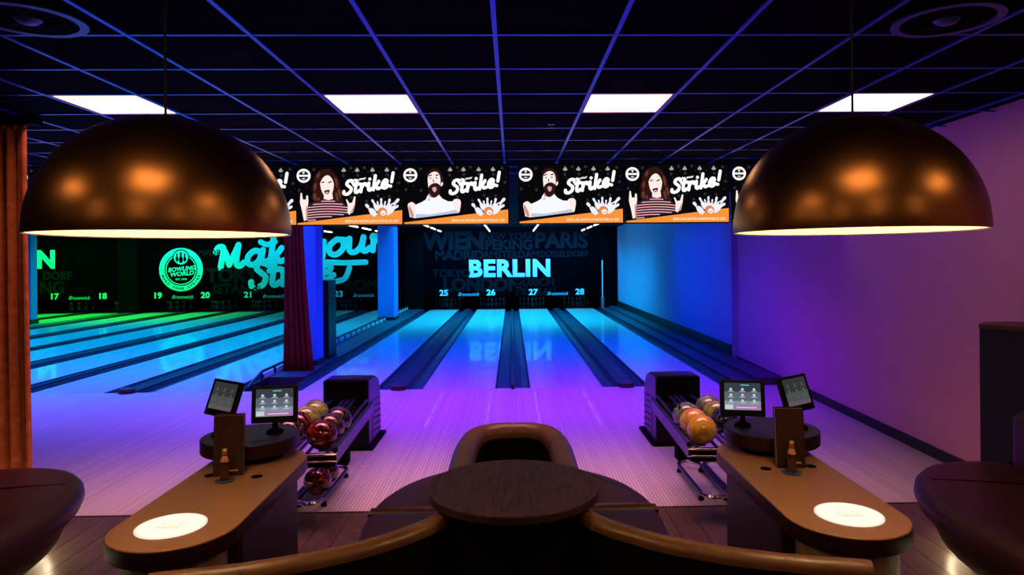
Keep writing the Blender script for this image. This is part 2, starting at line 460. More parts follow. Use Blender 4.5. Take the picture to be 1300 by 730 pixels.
def pen_strokes(mb, strokes, r, y=0.0, mi=0):
    """flat rounded pen strokes in XZ, each facet a hair in front of the last"""
    y0 = y; cnt = [0]
    def nxt():
        cnt[0] += 1
        return y0 - 0.00012 * (cnt[0] % 60)
    for st in strokes:
        pts = catmull(st, 6) if len(st) > 2 else [tuple(p) for p in st]
        for i, (x, z) in enumerate(pts):
            if i % 3 == 0 or i == len(pts) - 1:
                y = nxt()
                mb.add([(x + r * math.cos(2 * PI * k / 12), y, z + r * math.sin(2 * PI * k / 12)) for k in range(12)], [tuple(range(12))], mi)
        n = len(pts); L = []
        for i in range(n):
            t = (Vector(pts[min(i + 1, n - 1)]) - Vector(pts[max(i - 1, 0)]))
            t = t.normalized() if t.length > 1e-6 else Vector((1, 0)); q = Vector((-t.y, t.x)) * r
            L.append((Vector(pts[i]) + q, Vector(pts[i]) - q))
        for i in range(n - 1):
            a, b = L[i]; c, d = L[i + 1]; y = nxt()
            mb.add([(a.x, y, a.y), (c.x, y, c.y), (d.x, y, d.y), (b.x, y, b.y)], [(0, 1, 2, 3)], mi)


def script_strokes(txt, x, z, h, slant=0.22, rot=0.0, track=1.0, wide=1.0):
    out = []; cur = 0.0; c, s_ = math.cos(rot), math.sin(rot)
    for ch in txt:
        g, adv = GLYPH[ch]
        for st in g:
            q = []
            for px, pz in st:
                u = ((cur + px) * wide + slant * pz) * h; v = pz * h
                q.append((x + u * c - v * s_, z + u * s_ + v * c))
            out.append(q)
        cur += adv * track
    return out


def flat(pts, y=0.0, mi=0, mb=None):
    mb = mb or MB()
    return mb.add([(x, y, z) for x, z in pts], [tuple(range(len(pts)))], mi)


# ================================================================== THE SETTING
CEIL = 3.04
FOUL, LEND = 9.93, 26.35
LANE_W, G_NARROW, G_WIDE = 1.05, 0.5226, 0.699

# lounge floor: oak planks on a dark bed
floor = struct(MB().bbox(-7.0, 3.95, -3.0, 5.115, -0.06, -0.006).build('floor', 'floor_joint'), 'dark oak plank floor of the lounge')
pm = MB().box((0, 0, 0), (0.176, 1.196, 0.012)).mesh('plank', 'floor_oak')
xi = 0
x = -4.9
while x < 3.9:
    y = 5.115 - 0.6 - (xi % 3) * 0.4 + 0.8
    while y > 1.4:
        lo, hi = y - 0.6, y + 0.6
        if lo < 5.115:
            if hi > 5.115:
                o = link('plank', pm, floor, (x, (lo + 5.115) / 2, -0.006)); o.scale = (1, (5.115 - lo) / 1.2, 1)
            else:
                link('plank', pm, floor, (x, y, -0.006))
        y -= 1.2
    x += 0.18; xi += 1

# approach
appr = struct(MB().bbox(-19.0, 4.06, 5.12, FOUL, -0.06, 0.0).build('floor_approach', 'approach_maple'), 'striped maple approach in front of the lanes')
bevel(MB().bbox(-7.0, 3.93, 5.10, 5.122, -0.01, 0.004).build('edge_trim', 'dark_panel', appr), 0.002, 1)
struct(MB().bbox(-19.5, 4.2, FOUL, 30, -0.3, -0.1).build('floor_lane_bed', 'black_wall'), 'black bed under the lanes')

# walls
PW = [(3.90, -3.0), (3.90, 5.0), (4.06, 12.2)]
mw = MB()
for (x0, y0), (x1, y1) in zip(PW[:-1], PW[1:]):
    mw.prism([(x0, y0), (x0 + 0.3, y0), (x1 + 0.3, y1), (x1, y1)], 0, CEIL + 0.05)
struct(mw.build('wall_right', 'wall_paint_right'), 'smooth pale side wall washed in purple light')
mw = MB().bbox(3.96, 4.3, 12.2, 27.5, 0, CEIL + 0.05)
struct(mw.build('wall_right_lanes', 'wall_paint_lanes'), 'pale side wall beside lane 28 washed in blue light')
mb = MB()
for (x0, y0), (x1, y1) in zip(PW[:-1], PW[1:]):
    mb.prism([(x0 - 0.022, y0), (x0, y0), (x1, y1), (x1 - 0.022, y1)], 0.0, 0.10)
struct(mb.build('baseboard_right', 'baseboard'), 'black baseboard along the purple wall')
struct(MB().bbox(3.93, 3.96, 12.2, 26, 0.05, 0.30).build('baseboard_right_lanes', 'baseboard'))
struct(MB().bbox(-19.8, 4.3, 27.6, 27.8, -0.2, CEIL + 0.1).build('wall_back', 'black_wall'), 'black back wall behind the pins')
struct(MB().bbox(-19.8, -19.5, 5.0, 27.8, -0.2, CEIL + 0.1).build('wall_left', 'black_wall'), 'black side wall beyond the far lanes')
struct(MB().bbox(-7.1, 4.2, -3.3, -3.1, -0.1, CEIL + 0.1).build('wall_rear', 'rear_wall'), 'dark rear wall of the lounge')
struct(MB().bbox(-7.2, -7.0, -3.3, 5.0, -0.1, CEIL + 0.1).build('wall_lounge_left', 'black_wall'), 'dark side wall of the lounge')

# ceiling: slab, tiles in a metal grid
ceil = struct(MB().bbox(-19.8, 4.3, -3.3, 27.8, CEIL + 0.03, CEIL + 0.15).build('ceiling', 'ceiling_slab'), 'black suspended tile ceiling with a metal grid tinted for blue light')
T = 0.625
GX0, GY0 = -0.0768, 3.515
gx = lambda i: GX0 + (i - 4) * T
gy = lambda j: GY0 + j * T
LIGHT_COLS = (-1, 2, 5, 8)
LIGHT_ROWS = (2, -4, -7)
tm = MB().box((0, 0, 0), (T - 0.026, T - 0.026, 0.016)).mesh('ceiling_tile', 'ceiling_tile')
for i in range(-7, 10):
    for j in range(-2, 9):
        if i in LIGHT_COLS and j in LIGHT_ROWS: continue
        link('ceiling_tile', tm, ceil, (gx(i) + T / 2, gy(j) + T / 2, CEIL + 0.012))
ym, yM, xm, xM = gy(-10) - 0.1, gy(9), gx(-7), 3.9
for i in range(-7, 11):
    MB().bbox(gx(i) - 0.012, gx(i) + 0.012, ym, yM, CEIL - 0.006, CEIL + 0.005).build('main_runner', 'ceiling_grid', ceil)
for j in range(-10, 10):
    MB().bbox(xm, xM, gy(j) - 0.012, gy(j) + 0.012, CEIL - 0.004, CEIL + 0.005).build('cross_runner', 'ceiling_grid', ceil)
PLAB = {(-1, 2): 'square white ceiling light panel above the copper lamp by the orange curtain',
        (2, 2): 'square white ceiling light panel above the woman and man screens, left of centre',
        (5, 2): 'square white ceiling light panel in the middle, right of the centre line',
        (8, 2): 'square white ceiling light panel above the copper lamp by the purple wall'}
for j in LIGHT_ROWS:
    for i in LIGHT_COLS:
        lab = PLAB.get((i, j), 'square white ceiling light panel over the lounge behind the viewer')
        p = thing('ceiling_light', lab, 'ceiling light', (gx(i) + T / 2, gy(j) + T / 2, CEIL), 0, 'square ceiling light panels')
        h = T / 2 - 0.014
        fr = MB()
        for a in ((-h, h, -h, -h + 0.012), (-h, h, h - 0.012, h), (-h, -h + 0.012, -h, h), (h - 0.012, h, -h, h)):
            fr.bbox(*a, -0.004, 0.02)
        fr.build('frame', 'mask_white', p)
        MB().bbox(-h + 0.012, h - 0.012, -h + 0.012, h - 0.012, 0.0, 0.02).build('diffuser', 'panel_light', p)

# round swirl vents in the ceiling
for vx, vy, lab in ((-2.27, 3.26, 'round swirl air vent in the ceiling above the left copper lamp'),
                    (2.13, 3.27, 'round swirl air vent in the ceiling above the right copper lamp')):
    v = thing('ceiling_vent', lab, 'vent', (vx, vy, CEIL - 0.008))
    MB().lathe([(0.245, 0.0), (0.205, 0.0), (0.205, -0.012), (0.245, -0.012)], 48, close=True).build('ring', 'vent_metal', v, True)
    MB().lathe([(0.0005, -0.004), (0.2, -0.004), (0.2, 0.004), (0.0005, 0.004)], 40).build('plate', 'matte_black', v)
    MB().lathe([(0.0005, -0.025), (0.04, -0.022), (0.06, -0.004)], 24).build('hub', 'vent_metal', v, True)
    sl = MB().box((0.125, 0, -0.007), (0.12, 0.012, 0.006)).mesh('slat', 'matte_black')
    for k in range(16): link('slat', sl, v, (0, 0, 0), (0, 0, 2 * PI * k / 16))
sp = thing('sprinkler_head', 'small sprinkler head under the ceiling tile near the centre line', 'sprinkler', (0.35, 5.85, CEIL - 0.001))
MB().lathe([(0.03, 0.0), (0.03, -0.006), (0.008, -0.008), (0.008, -0.03)], 16).build('body', 'grid_metal', sp, True)
MB().lathe([(0.0005, -0.034), (0.018, -0.034), (0.018, -0.03), (0.0005, -0.03)], 16).build('deflector', 'grid_metal', sp)

# ================================================================== LANES
pair = 2 * LANE_W + G_NARROW + G_WIDE      # one pair of lanes
LX = {}
LX[26] = -(G_NARROW / 2 + LANE_W / 2); LX[25] = LX[26] - LANE_W - G_WIDE
LX[27] = -LX[26]; LX[28] = -LX[25]
LX[24] = -4.15 - LANE_W / 2; LX[23] = LX[24] - LANE_W - G_WIDE
for k in (22, 20): LX[k] = LX[k + 2] - pair; LX[k - 1] = LX[k + 1] - pair
LX[18] = LX[20] - pair - 0.43; LX[17] = LX[19] - pair - 0.43
GUT = 0.235
WORD = {17: 'seventeen', 18: 'eighteen', 19: 'nineteen', 20: 'twenty', 21: 'twenty-one', 22: 'twenty-two', 23: 'twenty-three', 24: 'twenty-four',
        25: 'twenty-five', 26: 'twenty-six', 27: 'twenty-seven', 28: 'twenty-eight'}
UT = (LEND - FOUL)
arrow_m = MB().prism([(-0.016, -0.07), (0.016, -0.07), (0.0, 0.08)], 0, 0.0012).mesh('arrow', 'lane_mark')
dot_m = MB().prism(circle(0.011, 10), 0, 0.0012).mesh('dot', 'lane_mark')
lane_m = MB().bbox(-LANE_W / 2, LANE_W / 2, FOUL, LEND - 0.35, -0.08, 0).mesh('surface', 'lane_maple')
deck_m = MB().bbox(-LANE_W / 2, LANE_W / 2, LEND - 0.35, LEND + 0.9, -0.08, 0).mesh('pin_deck', 'pin_deck')
gut_prof = [(-GUT / 2, 0.0), (-GUT / 2 + 0.012, 0.0), (-GUT / 2 + 0.03, -0.05), (0, -0.085), (GUT / 2 - 0.03, -0.05), (GUT / 2 - 0.012, 0.0), (GUT / 2, 0.0), (GUT / 2, -0.1), (-GUT / 2, -0.1)]
gm = MB()
vs = [(x, yy, z) for yy in (FOUL, LEND + 0.9) for x, z in gut_prof]
ng = len(gut_prof)
gm.add(vs, [(i, (i + 1) % ng, (i + 1) % ng + ng, i + ng) for i in range(ng)] + [tuple(range(ng)), tuple(range(2 * ng - 1, ng - 1, -1))])
gut_m = gm.mesh('gutter', 'gutter')
# bowling pin (about 0.38 m tall), red neck band
pin_prof = [(0.001, 0), (0.026, 0.0), (0.029, 0.02), (0.047, 0.075), (0.0605, 0.115), (0.0565, 0.16), (0.04, 0.21), (0.026, 0.245), (0.0235, 0.262),
            (0.0255, 0.285), (0.032, 0.325), (0.0325, 0.345), (0.027, 0.367), (0.014, 0.379), (0.001, 0.381)]
pmb = MB()
pmb.lathe(pin_prof[:7], 12); pmb.lathe(pin_prof[6:9], 12, mi=1); pmb.lathe(pin_prof[8:], 12)
pin_m = pmb.mesh('bowling_pin', ['pin_white', 'pin_red'], True)
for n_, cx_ in sorted(LX.items()):
    ln = thing('bowling_lane', 'long maple bowling lane ending under the painted number ' + WORD[n_], 'bowling lane', (cx_, 0, 0), 0, 'bowling lanes')
    link('surface', lane_m, ln); link('pin_deck', deck_m, ln)
    for s in (-1, 1): link('gutter', gut_m, ln, (s * (LANE_W / 2 + GUT / 2), 0, 0))
    for k in range(7):
        link('arrow', arrow_m, ln, ((k - 3) * 0.138, FOUL + 4.55 - abs(k - 3) * 0.28, 0.0))
    for k in range(10):
        q = (k - 4.5); q = q + (0.6 if q > 0 else -0.6)
        link('dot', dot_m, ln, (q * 0.082, FOUL + 2.05 + (0.25 if abs(q) < 2.4 else 0), 0.0))
    for row in range(4):
        for k in range(row + 1):
            p = link('bowling_pin', pin_m, None, (cx_ + (k - row / 2) * 0.305, LEND + 0.05 + row * 0.264 * 0.75, 0))
            tag(p, 'white bowling pin with red neck band standing at the end of lane ' + WORD[n_], 'bowling pin', 'pins of lane ' + WORD[n_])


def covering(x0, x1, label, nose=True, h=0.03):
    cxm = (x0 + x1) / 2
    t = thing('lane_capping', label, 'lane capping', (cxm, 0, 0), 0, 'dark cappings between lanes')
    hw = (x1 - x0) / 2
    bevel(MB().bbox(-hw + 0.002, hw - 0.002, FOUL + 0.002, LEND + 0.8, -0.1, h).build('cover', 'capping', t), 0.012, 2)
    if hw > 0.08:
        MB().bbox(-hw * 0.25, -hw * 0.1, FOUL + 0.6, LEND + 0.5, h, h + 0.006).build('joint_strip', 'gutter', t)
        MB().bbox(-0.03, 0.05, FOUL + 7.2, FOUL + 7.32, h, h + 0.012).build('vent_cap', 'grid_metal', t)
    if nose:
        n = MB().loft([(hw * 0.98 * math.cos(a), FOUL - 0.02 + 0.09 * math.sin(a)) for a in [2 * PI * i / 24 for i in range(24)]],
                      [(0.0, 0.001), (0.0, h + 0.035), (0.012, h + 0.045)])
        n.build('nose', 'nose_rubber', t, True)
    return t


order = sorted(LX)
for a, b in zip(order[:-1], order[1:]):
    x0, x1 = LX[a] + LANE_W / 2 + GUT, LX[b] - LANE_W / 2 - GUT
    if (a, b) in ((24, 25), (18, 19)): continue
    covering(x0, x1, 'dark capping strip running between lanes %s and %s' % (WORD[a], WORD[b]), True)
# platforms beside the lanes
struct(MB().bbox(LX[24] + LANE_W / 2 + GUT, LX[25] - LANE_W / 2 - GUT, FOUL + 0.9, LEND + 0.8, -0.1, 0.05).build('floor_divider', 'platform'), 'dark divider strip between lanes 24 and 25')
struct(MB().bbox(LX[18] + LANE_W / 2 + GUT, LX[19] - LANE_W / 2 - GUT, FOUL, LEND + 0.8, -0.1, 0.03).build('floor_divider_left', 'platform'), 'dark divider strip between lanes 18 and 19')
st = MB().bbox(LX[28] + LANE_W / 2 + GUT, 3.60, FOUL, LEND + 0.8, -0.1, 0.05); st.bbox(3.60, 3.96, FOUL, LEND + 0.8, -0.1, 0.11)
struct(st.build('floor_ledge_right', 'platform'), 'dark stepped ledge between lane 28 and the blue wall')
struct(MB().bbox(-19.5, LX[17] - LANE_W / 2 - GUT, FOUL, LEND + 0.8, -0.1, 0.03).build('floor_ledge_left', 'platform'))

# slotted white bumper rail beside lane 24
br = thing('bumper_rail', 'dark bumper rail with white slots beside lane 24', 'bumper rail', (-3.888, 0, 0))
MB().tube([(0, FOUL + 0.15, 0.03), (0, FOUL + 0.7, 0.17), (0, LEND - 0.5, 0.17)], 0.022, 6).build('top_bar', 'capping', br)
MB().bbox(-0.02, 0.02, FOUL + 0.1, LEND - 0.5, -0.02, 0.045).build('bottom_bar', 'capping', br)
seg = MB().box((0, 0, 0), (0.012, 0.40, 0.07)).mesh('white_slot', 'rail_white')
y = FOUL + 1.0
while y < LEND - 0.8:
    link('white_slot', seg, br, (0.012, y, 0.095)); y += 0.58
pst = MB().box((0, 0, 0), (0.03, 0.03, 0.13)).mesh('post', 'capping')
y = FOUL + 0.71
while y < LEND - 0.6:
    link('post', pst, br, (0, y, 0.1)); y += 0.58

# ------------------------------------------------------------------ columns
def column(name, x0, x1, y0, y1, label):
    c = thing(name, label, 'column', ((x0 + x1) / 2, (y0 + y1) / 2, 0)); c['kind'] = 'structure'
    hx, hy = (x1 - x0) / 2, (y1 - y0) / 2
    bevel(MB().bbox(-hx, hx, -hy, hy, 0.04, CEIL + 0.02).build('shaft', 'column_paint', c), 0.012, 1)
    MB().bbox(-hx - 0.02, hx + 0.02, -hy - 0.02, hy + 0.02, 0.0, 0.14).build('plinth', 'baseboard', c)


column('column', -4.10, -3.60, 20.9, 21.6, 'blue lit square column beside lane 25 in front of the lettering')
column('column', -3.86, -3.43, 12.0, 12.45, 'blue lit square column behind the dark red curtain')
column('column', -15.40, -14.78, 21.25, 21.55, 'bright blue column at the far left beside the orange curtain')
bc = thing('scoring_cabinet', 'tall black equipment cabinet standing behind the column with the red curtain', 'cabinet', (-3.56, 13.0, 0.05))
bevel(MB().bbox(-0.15, 0.15, -0.28, 0.28, 0, 1.46).build('body', 'black_plastic', bc), 0.015, 2)
MB().bbox(-0.03, 0.05, -0.286, -0.279, 0.95, 1.1).build('door_latch', 'matte_black', bc)
MB().bbox(-0.03, 0.05, -0.286, -0.279, 0.4, 0.55).build('door_latch', 'matte_black', bc)


# ------------------------------------------------------------------ curtains
def curtain_sheet(name, m, parent, x0t, x1t, x0b, x1b, y, z0, z1, folds, amp, rows=10, cols=120, ph=0.0):
    vs = []; fs = []
    for r_ in range(rows + 1):
        t = r_ / rows; z = z1 + (z0 - z1) * t
        e = t ** 1.6
        xa = x0t + (x0b - x0t) * e; xb = x1t + (x1b - x1t) * e
        for c in range(cols + 1):
            u = c / cols
            a = amp * (0.75 + 0.35 * t)
            wob = math.sin(2 * PI * folds * u + ph) + 0.35 * math.sin(2 * PI * folds * 2.3 * u + 1.3 + ph)
            vs.append((xa + (xb - xa) * u + 0.25 * amp * math.cos(2 * PI * folds * u + ph), y + a * wob, z))
    for r_ in range(rows):
        for c in range(cols):
            i = r_ * (cols + 1) + c
            fs.append((i, i + 1, i + cols + 2, i + cols + 1))
    o = MB().add(vs, fs).build(name, m, parent, True)
    s = o.modifiers.new('solid', 'SOLIDIFY'); s.thickness = 0.006
    return o


cu = thing('curtain', 'orange red floor length curtain hanging at the left edge', 'curtain')
curtain_sheet('cloth', 'curtain_orange', cu, -4.6, -3.82, -4.6, -3.79, 5.45, 0.02, 2.94, 9, 0.035)
MB().bbox(-4.7, -3.72, 5.40, 5.50, 2.97, CEIL - 0.006).build('track', 'matte_black', cu)
curtain_sheet('heading', 'curtain_orange', cu, -4.6, -3.82, -4.6, -3.82, 5.45, 2.93, 2.97, 26, 0.02, 2, 160)
cu = thing('curtain', 'dark red gathered curtain hanging in front of the blue column', 'curtain')
curtain_sheet('cloth', 'curtain_red', cu, -3.80, -3.50, -3.85, -3.32, 11.45, 0.015, 2.94, 5, 0.05)
MB().bbox(-3.85, -3.40, 11.40, 11.50, 2.94, CEIL - 0.006).build('track', 'matte_black', cu)

# ================================================================== MASKING WALL
MY = 25.4
MZ0, MZ1 = 0.50, 2.86
mid = 1.63


def panels(parent, xs, m='mask_dark'):
    for a, b in zip(xs[:-1], xs[1:]):
        for z0, z1 in ((MZ0, mid), (mid, MZ1)):
            MB().bbox(a + 0.008, b - 0.008, 0, 0.04, z0 + 0.006, z1 - 0.006).build('panel', m, parent)


def put_text(parent, name, txt, x, z, size, m, bold=0.0, shear=0.0, y=-0.004, align='CENTER', spacing=1.0, sx=1.0):
    o = link(name, text_mesh(name, txt, size, m, bold, shear, align, spacing), parent, (x, y, z))
    o.scale = (sx, 1, 1)
    return o


mk = thing('masking_wall', 'dark masking wall reading BERLIN above lanes 25 to 28', 'masking wall', (0, MY, 0))
panels(mk, [-3.27, -1.63, 0.0, 1.63, 3.30])
put_text(mk, 'lettering', 'BERLIN', -0.08, 1.515, 0.86, 'mask_blue', 0.045, spacing=1.08, sx=1.06)
for txt, x, z, s, b in [('WIEN', -2.15, 2.55, 0.88, .05), ('NEW YORK', -0.1, 2.73, 0.36, .03), ('PEKING', -0.1, 2.40, 0.52, .04), ('PARIS', 1.85, 2.55, 0.80, .04),
                        ('MADRID', -1.95, 2.03, 0.48, .04), ('AMSTERDAM', -0.02, 2.05, 0.36, .03), ('DÜSSELDORF', 1.95, 2.05, 0.30, .03),
                        ('TOKYO', -2.25, 1.36, 0.40, .03), ('LONDON', -1.1, 0.92, 0.66, .05), ('ZÜRICH', 0.85, 1.0, 0.40, .03), ('MOSKAU', 0.9, 0.66, 0.36, .03)]:
    put_text(mk, 'city_name', txt, x, z, s, 'mask_ghost', b)
ml = thing('masking_wall', 'dark masking wall reading Make your Strike above lanes 19 to 24', 'masking wall', (0, MY, 0))
panels(ml, [-13.75, -12.15, -10.50, -8.85, -7.2, -5.55, -3.95])
for txt, x, z, s, b in [('TOKYO', -10.05, 1.35, 0.70, .05), ('ISTANBUL', -9.9, 0.86, 0.50, .04), ('ROM', -5.6, 0.95, 0.6, .05), ('MADRID', -11.0, 2.2, 0.3, .03)]:
    put_text(ml, 'city_name', txt, x, z, s, 'mask_ghost', b)
for name, txt, x, z, h in (('script_make', 'Make', -10.95, 1.60, 0.52), ('script_your', 'your', -7.57, 2.00, 0.56), ('script_strike', 'Strike', -9.62, 0.90, 0.56)):
    m_ = MB(); pen_strokes(m_, script_strokes(txt, x, z, h, 0.16, R(6), 1.02, 1.0 if txt == 'Strike' else 1.22), 0.108, -0.006)
    m_.build(name, 'mask_cyan', ml)
m_ = MB(); pen_strokes(m_, [[(-9.28, 2.60), (-9.05, 2.50), (-8.75, 2.60)], [(-7.25, 1.62), (-6.95, 1.82), (-6.2, 1.80), (-5.42, 1.82)],
                            [(-6.6, 1.10), (-6.2, 1.22), (-6.02, 1.62)]], 0.10, -0.006)
m_.build('swash', 'mask_cyan', ml)
EX, EZ = -12.2, 1.60
eb = MB()


def ring(mb, r0, r1, y, n=56, c=(0, 0), mi=0):
    vs = []; fs = []
    for i in range(n):
        a = 2 * PI * i / n
        vs += [(c[0] + r0 * math.cos(a), y, c[1] + r0 * math.sin(a)), (c[0] + r1 * math.cos(a), y, c[1] + r1 * math.sin(a))]
    for i in range(n):
        j = (i + 1) % n
        fs.append((2 * i, 2 * i + 1, 2 * j + 1, 2 * j))
    return mb.add(vs, fs, mi)


def disc(mb, r, y, c=(0, 0), n=40, mi=0):
    return mb.add([(c[0] + r * math.cos(2 * PI * i / n), y, c[1] + r * math.sin(2 * PI * i / n)) for i in range(n)], [tuple(range(n))], mi)


ring(eb, 0.60, 0.80, -0.006, c=(EX, EZ)); ring(eb, 0.53, 0.56, -0.006, c=(EX, EZ))
ee = eb.build('emblem_ring', 'mask_cyan', ml)
eb = MB(); disc(eb, 0.30, -0.008, (EX, EZ + 0.45)); eb.build('emblem_backing', 'mask_dark', ml)
eb = MB(); disc(eb, 0.26, -0.010, (EX, EZ + 0.45)); eb.build('emblem_medallion', 'mask_cyan', ml)
PIN2 = [(-.05, -.2), (.05, -.2), (.075, -.09), (.065, -.02), (.03, .06), (.035, .12), (.042, .16), (.02, .2), (-.02, .2), (-.042, .16), (-.035, .12), (-.03, .06), (-.065, -.02), (-.075, -.09)]
eb = MB()
for dx, k in ((-0.14, 0.75), (0, 1.0), (0.14, 0.75)):
    flat([(EX + dx + px * k, EZ + 0.45 + pz * k) for px, pz in PIN2], -0.012, mb=eb)
eb.build('emblem_pins', 'mask_dark', ml)
put_text(ml, 'emblem_text', 'BOWLING', EX + .02, EZ + 0.02, 0.215, 'mask_cyan', 0.03, 0.25, -0.007, sx=1.0).rotation_euler = (0, R(-5), 0)
put_text(ml, 'emblem_text', 'WORLD', EX + .02, EZ - 0.16, 0.215, 'mask_cyan', 0.03, 0.25, -0.007, sx=1.1).rotation_euler = (0, R(-5), 0)
put_text(ml, 'emblem_text', 'EST. 1974', EX, EZ - 0.36, 0.10, 'mask_cyan', 0.015, 0.0, -0.007)
for k, ch in enumerate('MAKE YOUR STRIKE'):
    a = R(200) + R(140) * k / 15
    o = put_text(ml, 'emblem_letter', ch, EX + 0.70 * math.cos(a), EZ + 0.70 * math.sin(a), 0.12, 'mask_dark', 0.03, 0, -0.009) if ch != ' ' else None
    if o: o.rotation_euler = (0, -(a + PI / 2), 0)
mg = thing('masking_wall', 'dark green masking wall ending in a letter N above lanes 17 and 18', 'masking wall', (0, MY, 0))
panels(mg, [-19.3, -17.8, -16.1, -14.45])
put_text(mg, 'lettering', 'N', -17.10, 1.98, 0.88, 'mask_cyan', 0.05)
for txt, x, z, s in (('DORF', -16.7, 1.4, 0.4), ('NG', -16.9, 0.95, 0.6)):
    put_text(mg, 'city_name', txt, x, z, s, 'mask_ghost', 0.04)
for n_, cx_ in LX.items():
    par = mk if n_ >= 25 else (ml if n_ >= 19 else mg)
    put_text(par, 'lane_number', str(n_), cx_, 0.64, 0.30, 'mask_pale', 0.03, 0, -0.006, sx=1.1)
for a, b in ((17, 18), (19, 20), (21, 22), (23, 24), (25, 26), (27, 28)):
    par = mk if a >= 25 else (ml if a >= 19 else mg)
    put_text(par, 'maker_script', 'Brunswick', (LX[a] + LX[b]) / 2 + 0.03, 0.585, 0.185, 'mask_dim', 0.012, 0.35, -0.006)
# posts between the masking walls, pin-end division posts
struct(MB().bbox(-14.45, -13.75, MY - 0.1, MY + 1.5, 0, CEIL).build('wall_pier_left', 'black_wall'), 'black pier between the masking walls of lanes 18 and 19')
struct(MB().bbox(-3.95, -3.27, MY - 0.02, MY + 1.5, 0, CEIL).build('wall_pier_middle', 'black_wall'), 'black pier between the masking walls of lanes 24 and 25')
struct(MB().bbox(3.30, 3.96, MY - 0.02, MY + 1.5, 0, CEIL).build('wall_pier_right', 'black_wall'), 'black pier beside the blue wall')
struct(MB().bbox(-19.5, 3.96, MY + 0.02, MY + 0.3, MZ1 - 0.02, CEIL + 0.03).build('trim_1', 'black_wall'), 'black strip above the masking walls')
rod = thing('light_rod', 'thin upright white rod at the corner beside lane 28', 'rod', (3.37, MY - 0.12, 0))
MB().tube([(0, 0, 0.45), (0, 0, 1.82)], 0.022, 8).build('tube', 'rail_white', rod)
MB().bbox(-0.05, 0.05, -0.05, 0.05, 0.0, 0.45).build('foot_block', 'grid_metal', rod)
# LED tubes above the lanes
tb = MB().bbox(-0.03, 0.03, -0.62, 0.62, 0.02, 0.17).mesh('housing', 'matte_black')
tl = MB().tube([(0, -0.6, 0), (0, 0.6, 0)], 0.026, 8).mesh('tube', 'led_tube')
for n_ in range(23, 29):
    for k, (yy, wd) in enumerate(((20.2, 'nearest'), (22.1, 'middle'), (24.0, 'farthest'))):
        t = thing('led_tube_light', '%s of three white tube lights above lane %s' % (wd, WORD[n_]), 'tube light', (LX[n_] * 1.0, yy, 2.90), 0, 'white tube lights above the lanes')
        link('housing', tb, t); link('tube', tl, t)
        if k == 2:
            for ch in t.children: ch.scale = (1, 0.8, 1)

# ================================================================== ADVERTISING SCREENS
SY = 8.1
SW, SH = 1.232, 0.694


def px2(pts, ox, oy, sc):
    """artwork points drawn on a 615 unit tall sheet, to display coordinates in metres"""
    return [((x - ox) * sc - SW / 2, SH / 2 - (y - oy) * sc) for x, y in pts]


SC1 = SH / 615.0


def art(parent, name, polys, m, layer, ox=60, oy=65, smooth=True, sc=SC1, joined=False):
    out = None; mb = MB()
    for p in polys:
        q = px2(p, ox, oy, sc)
        if smooth: q = catmull(q, 4, True)
        flat(q, -0.001 * layer, mb=mb)
        if not joined:
            out = mb.build(name, m, parent); mb = MB()
    if joined:
        out = mb.build(name, m, parent); out['kind'] = 'stuff'
    return out


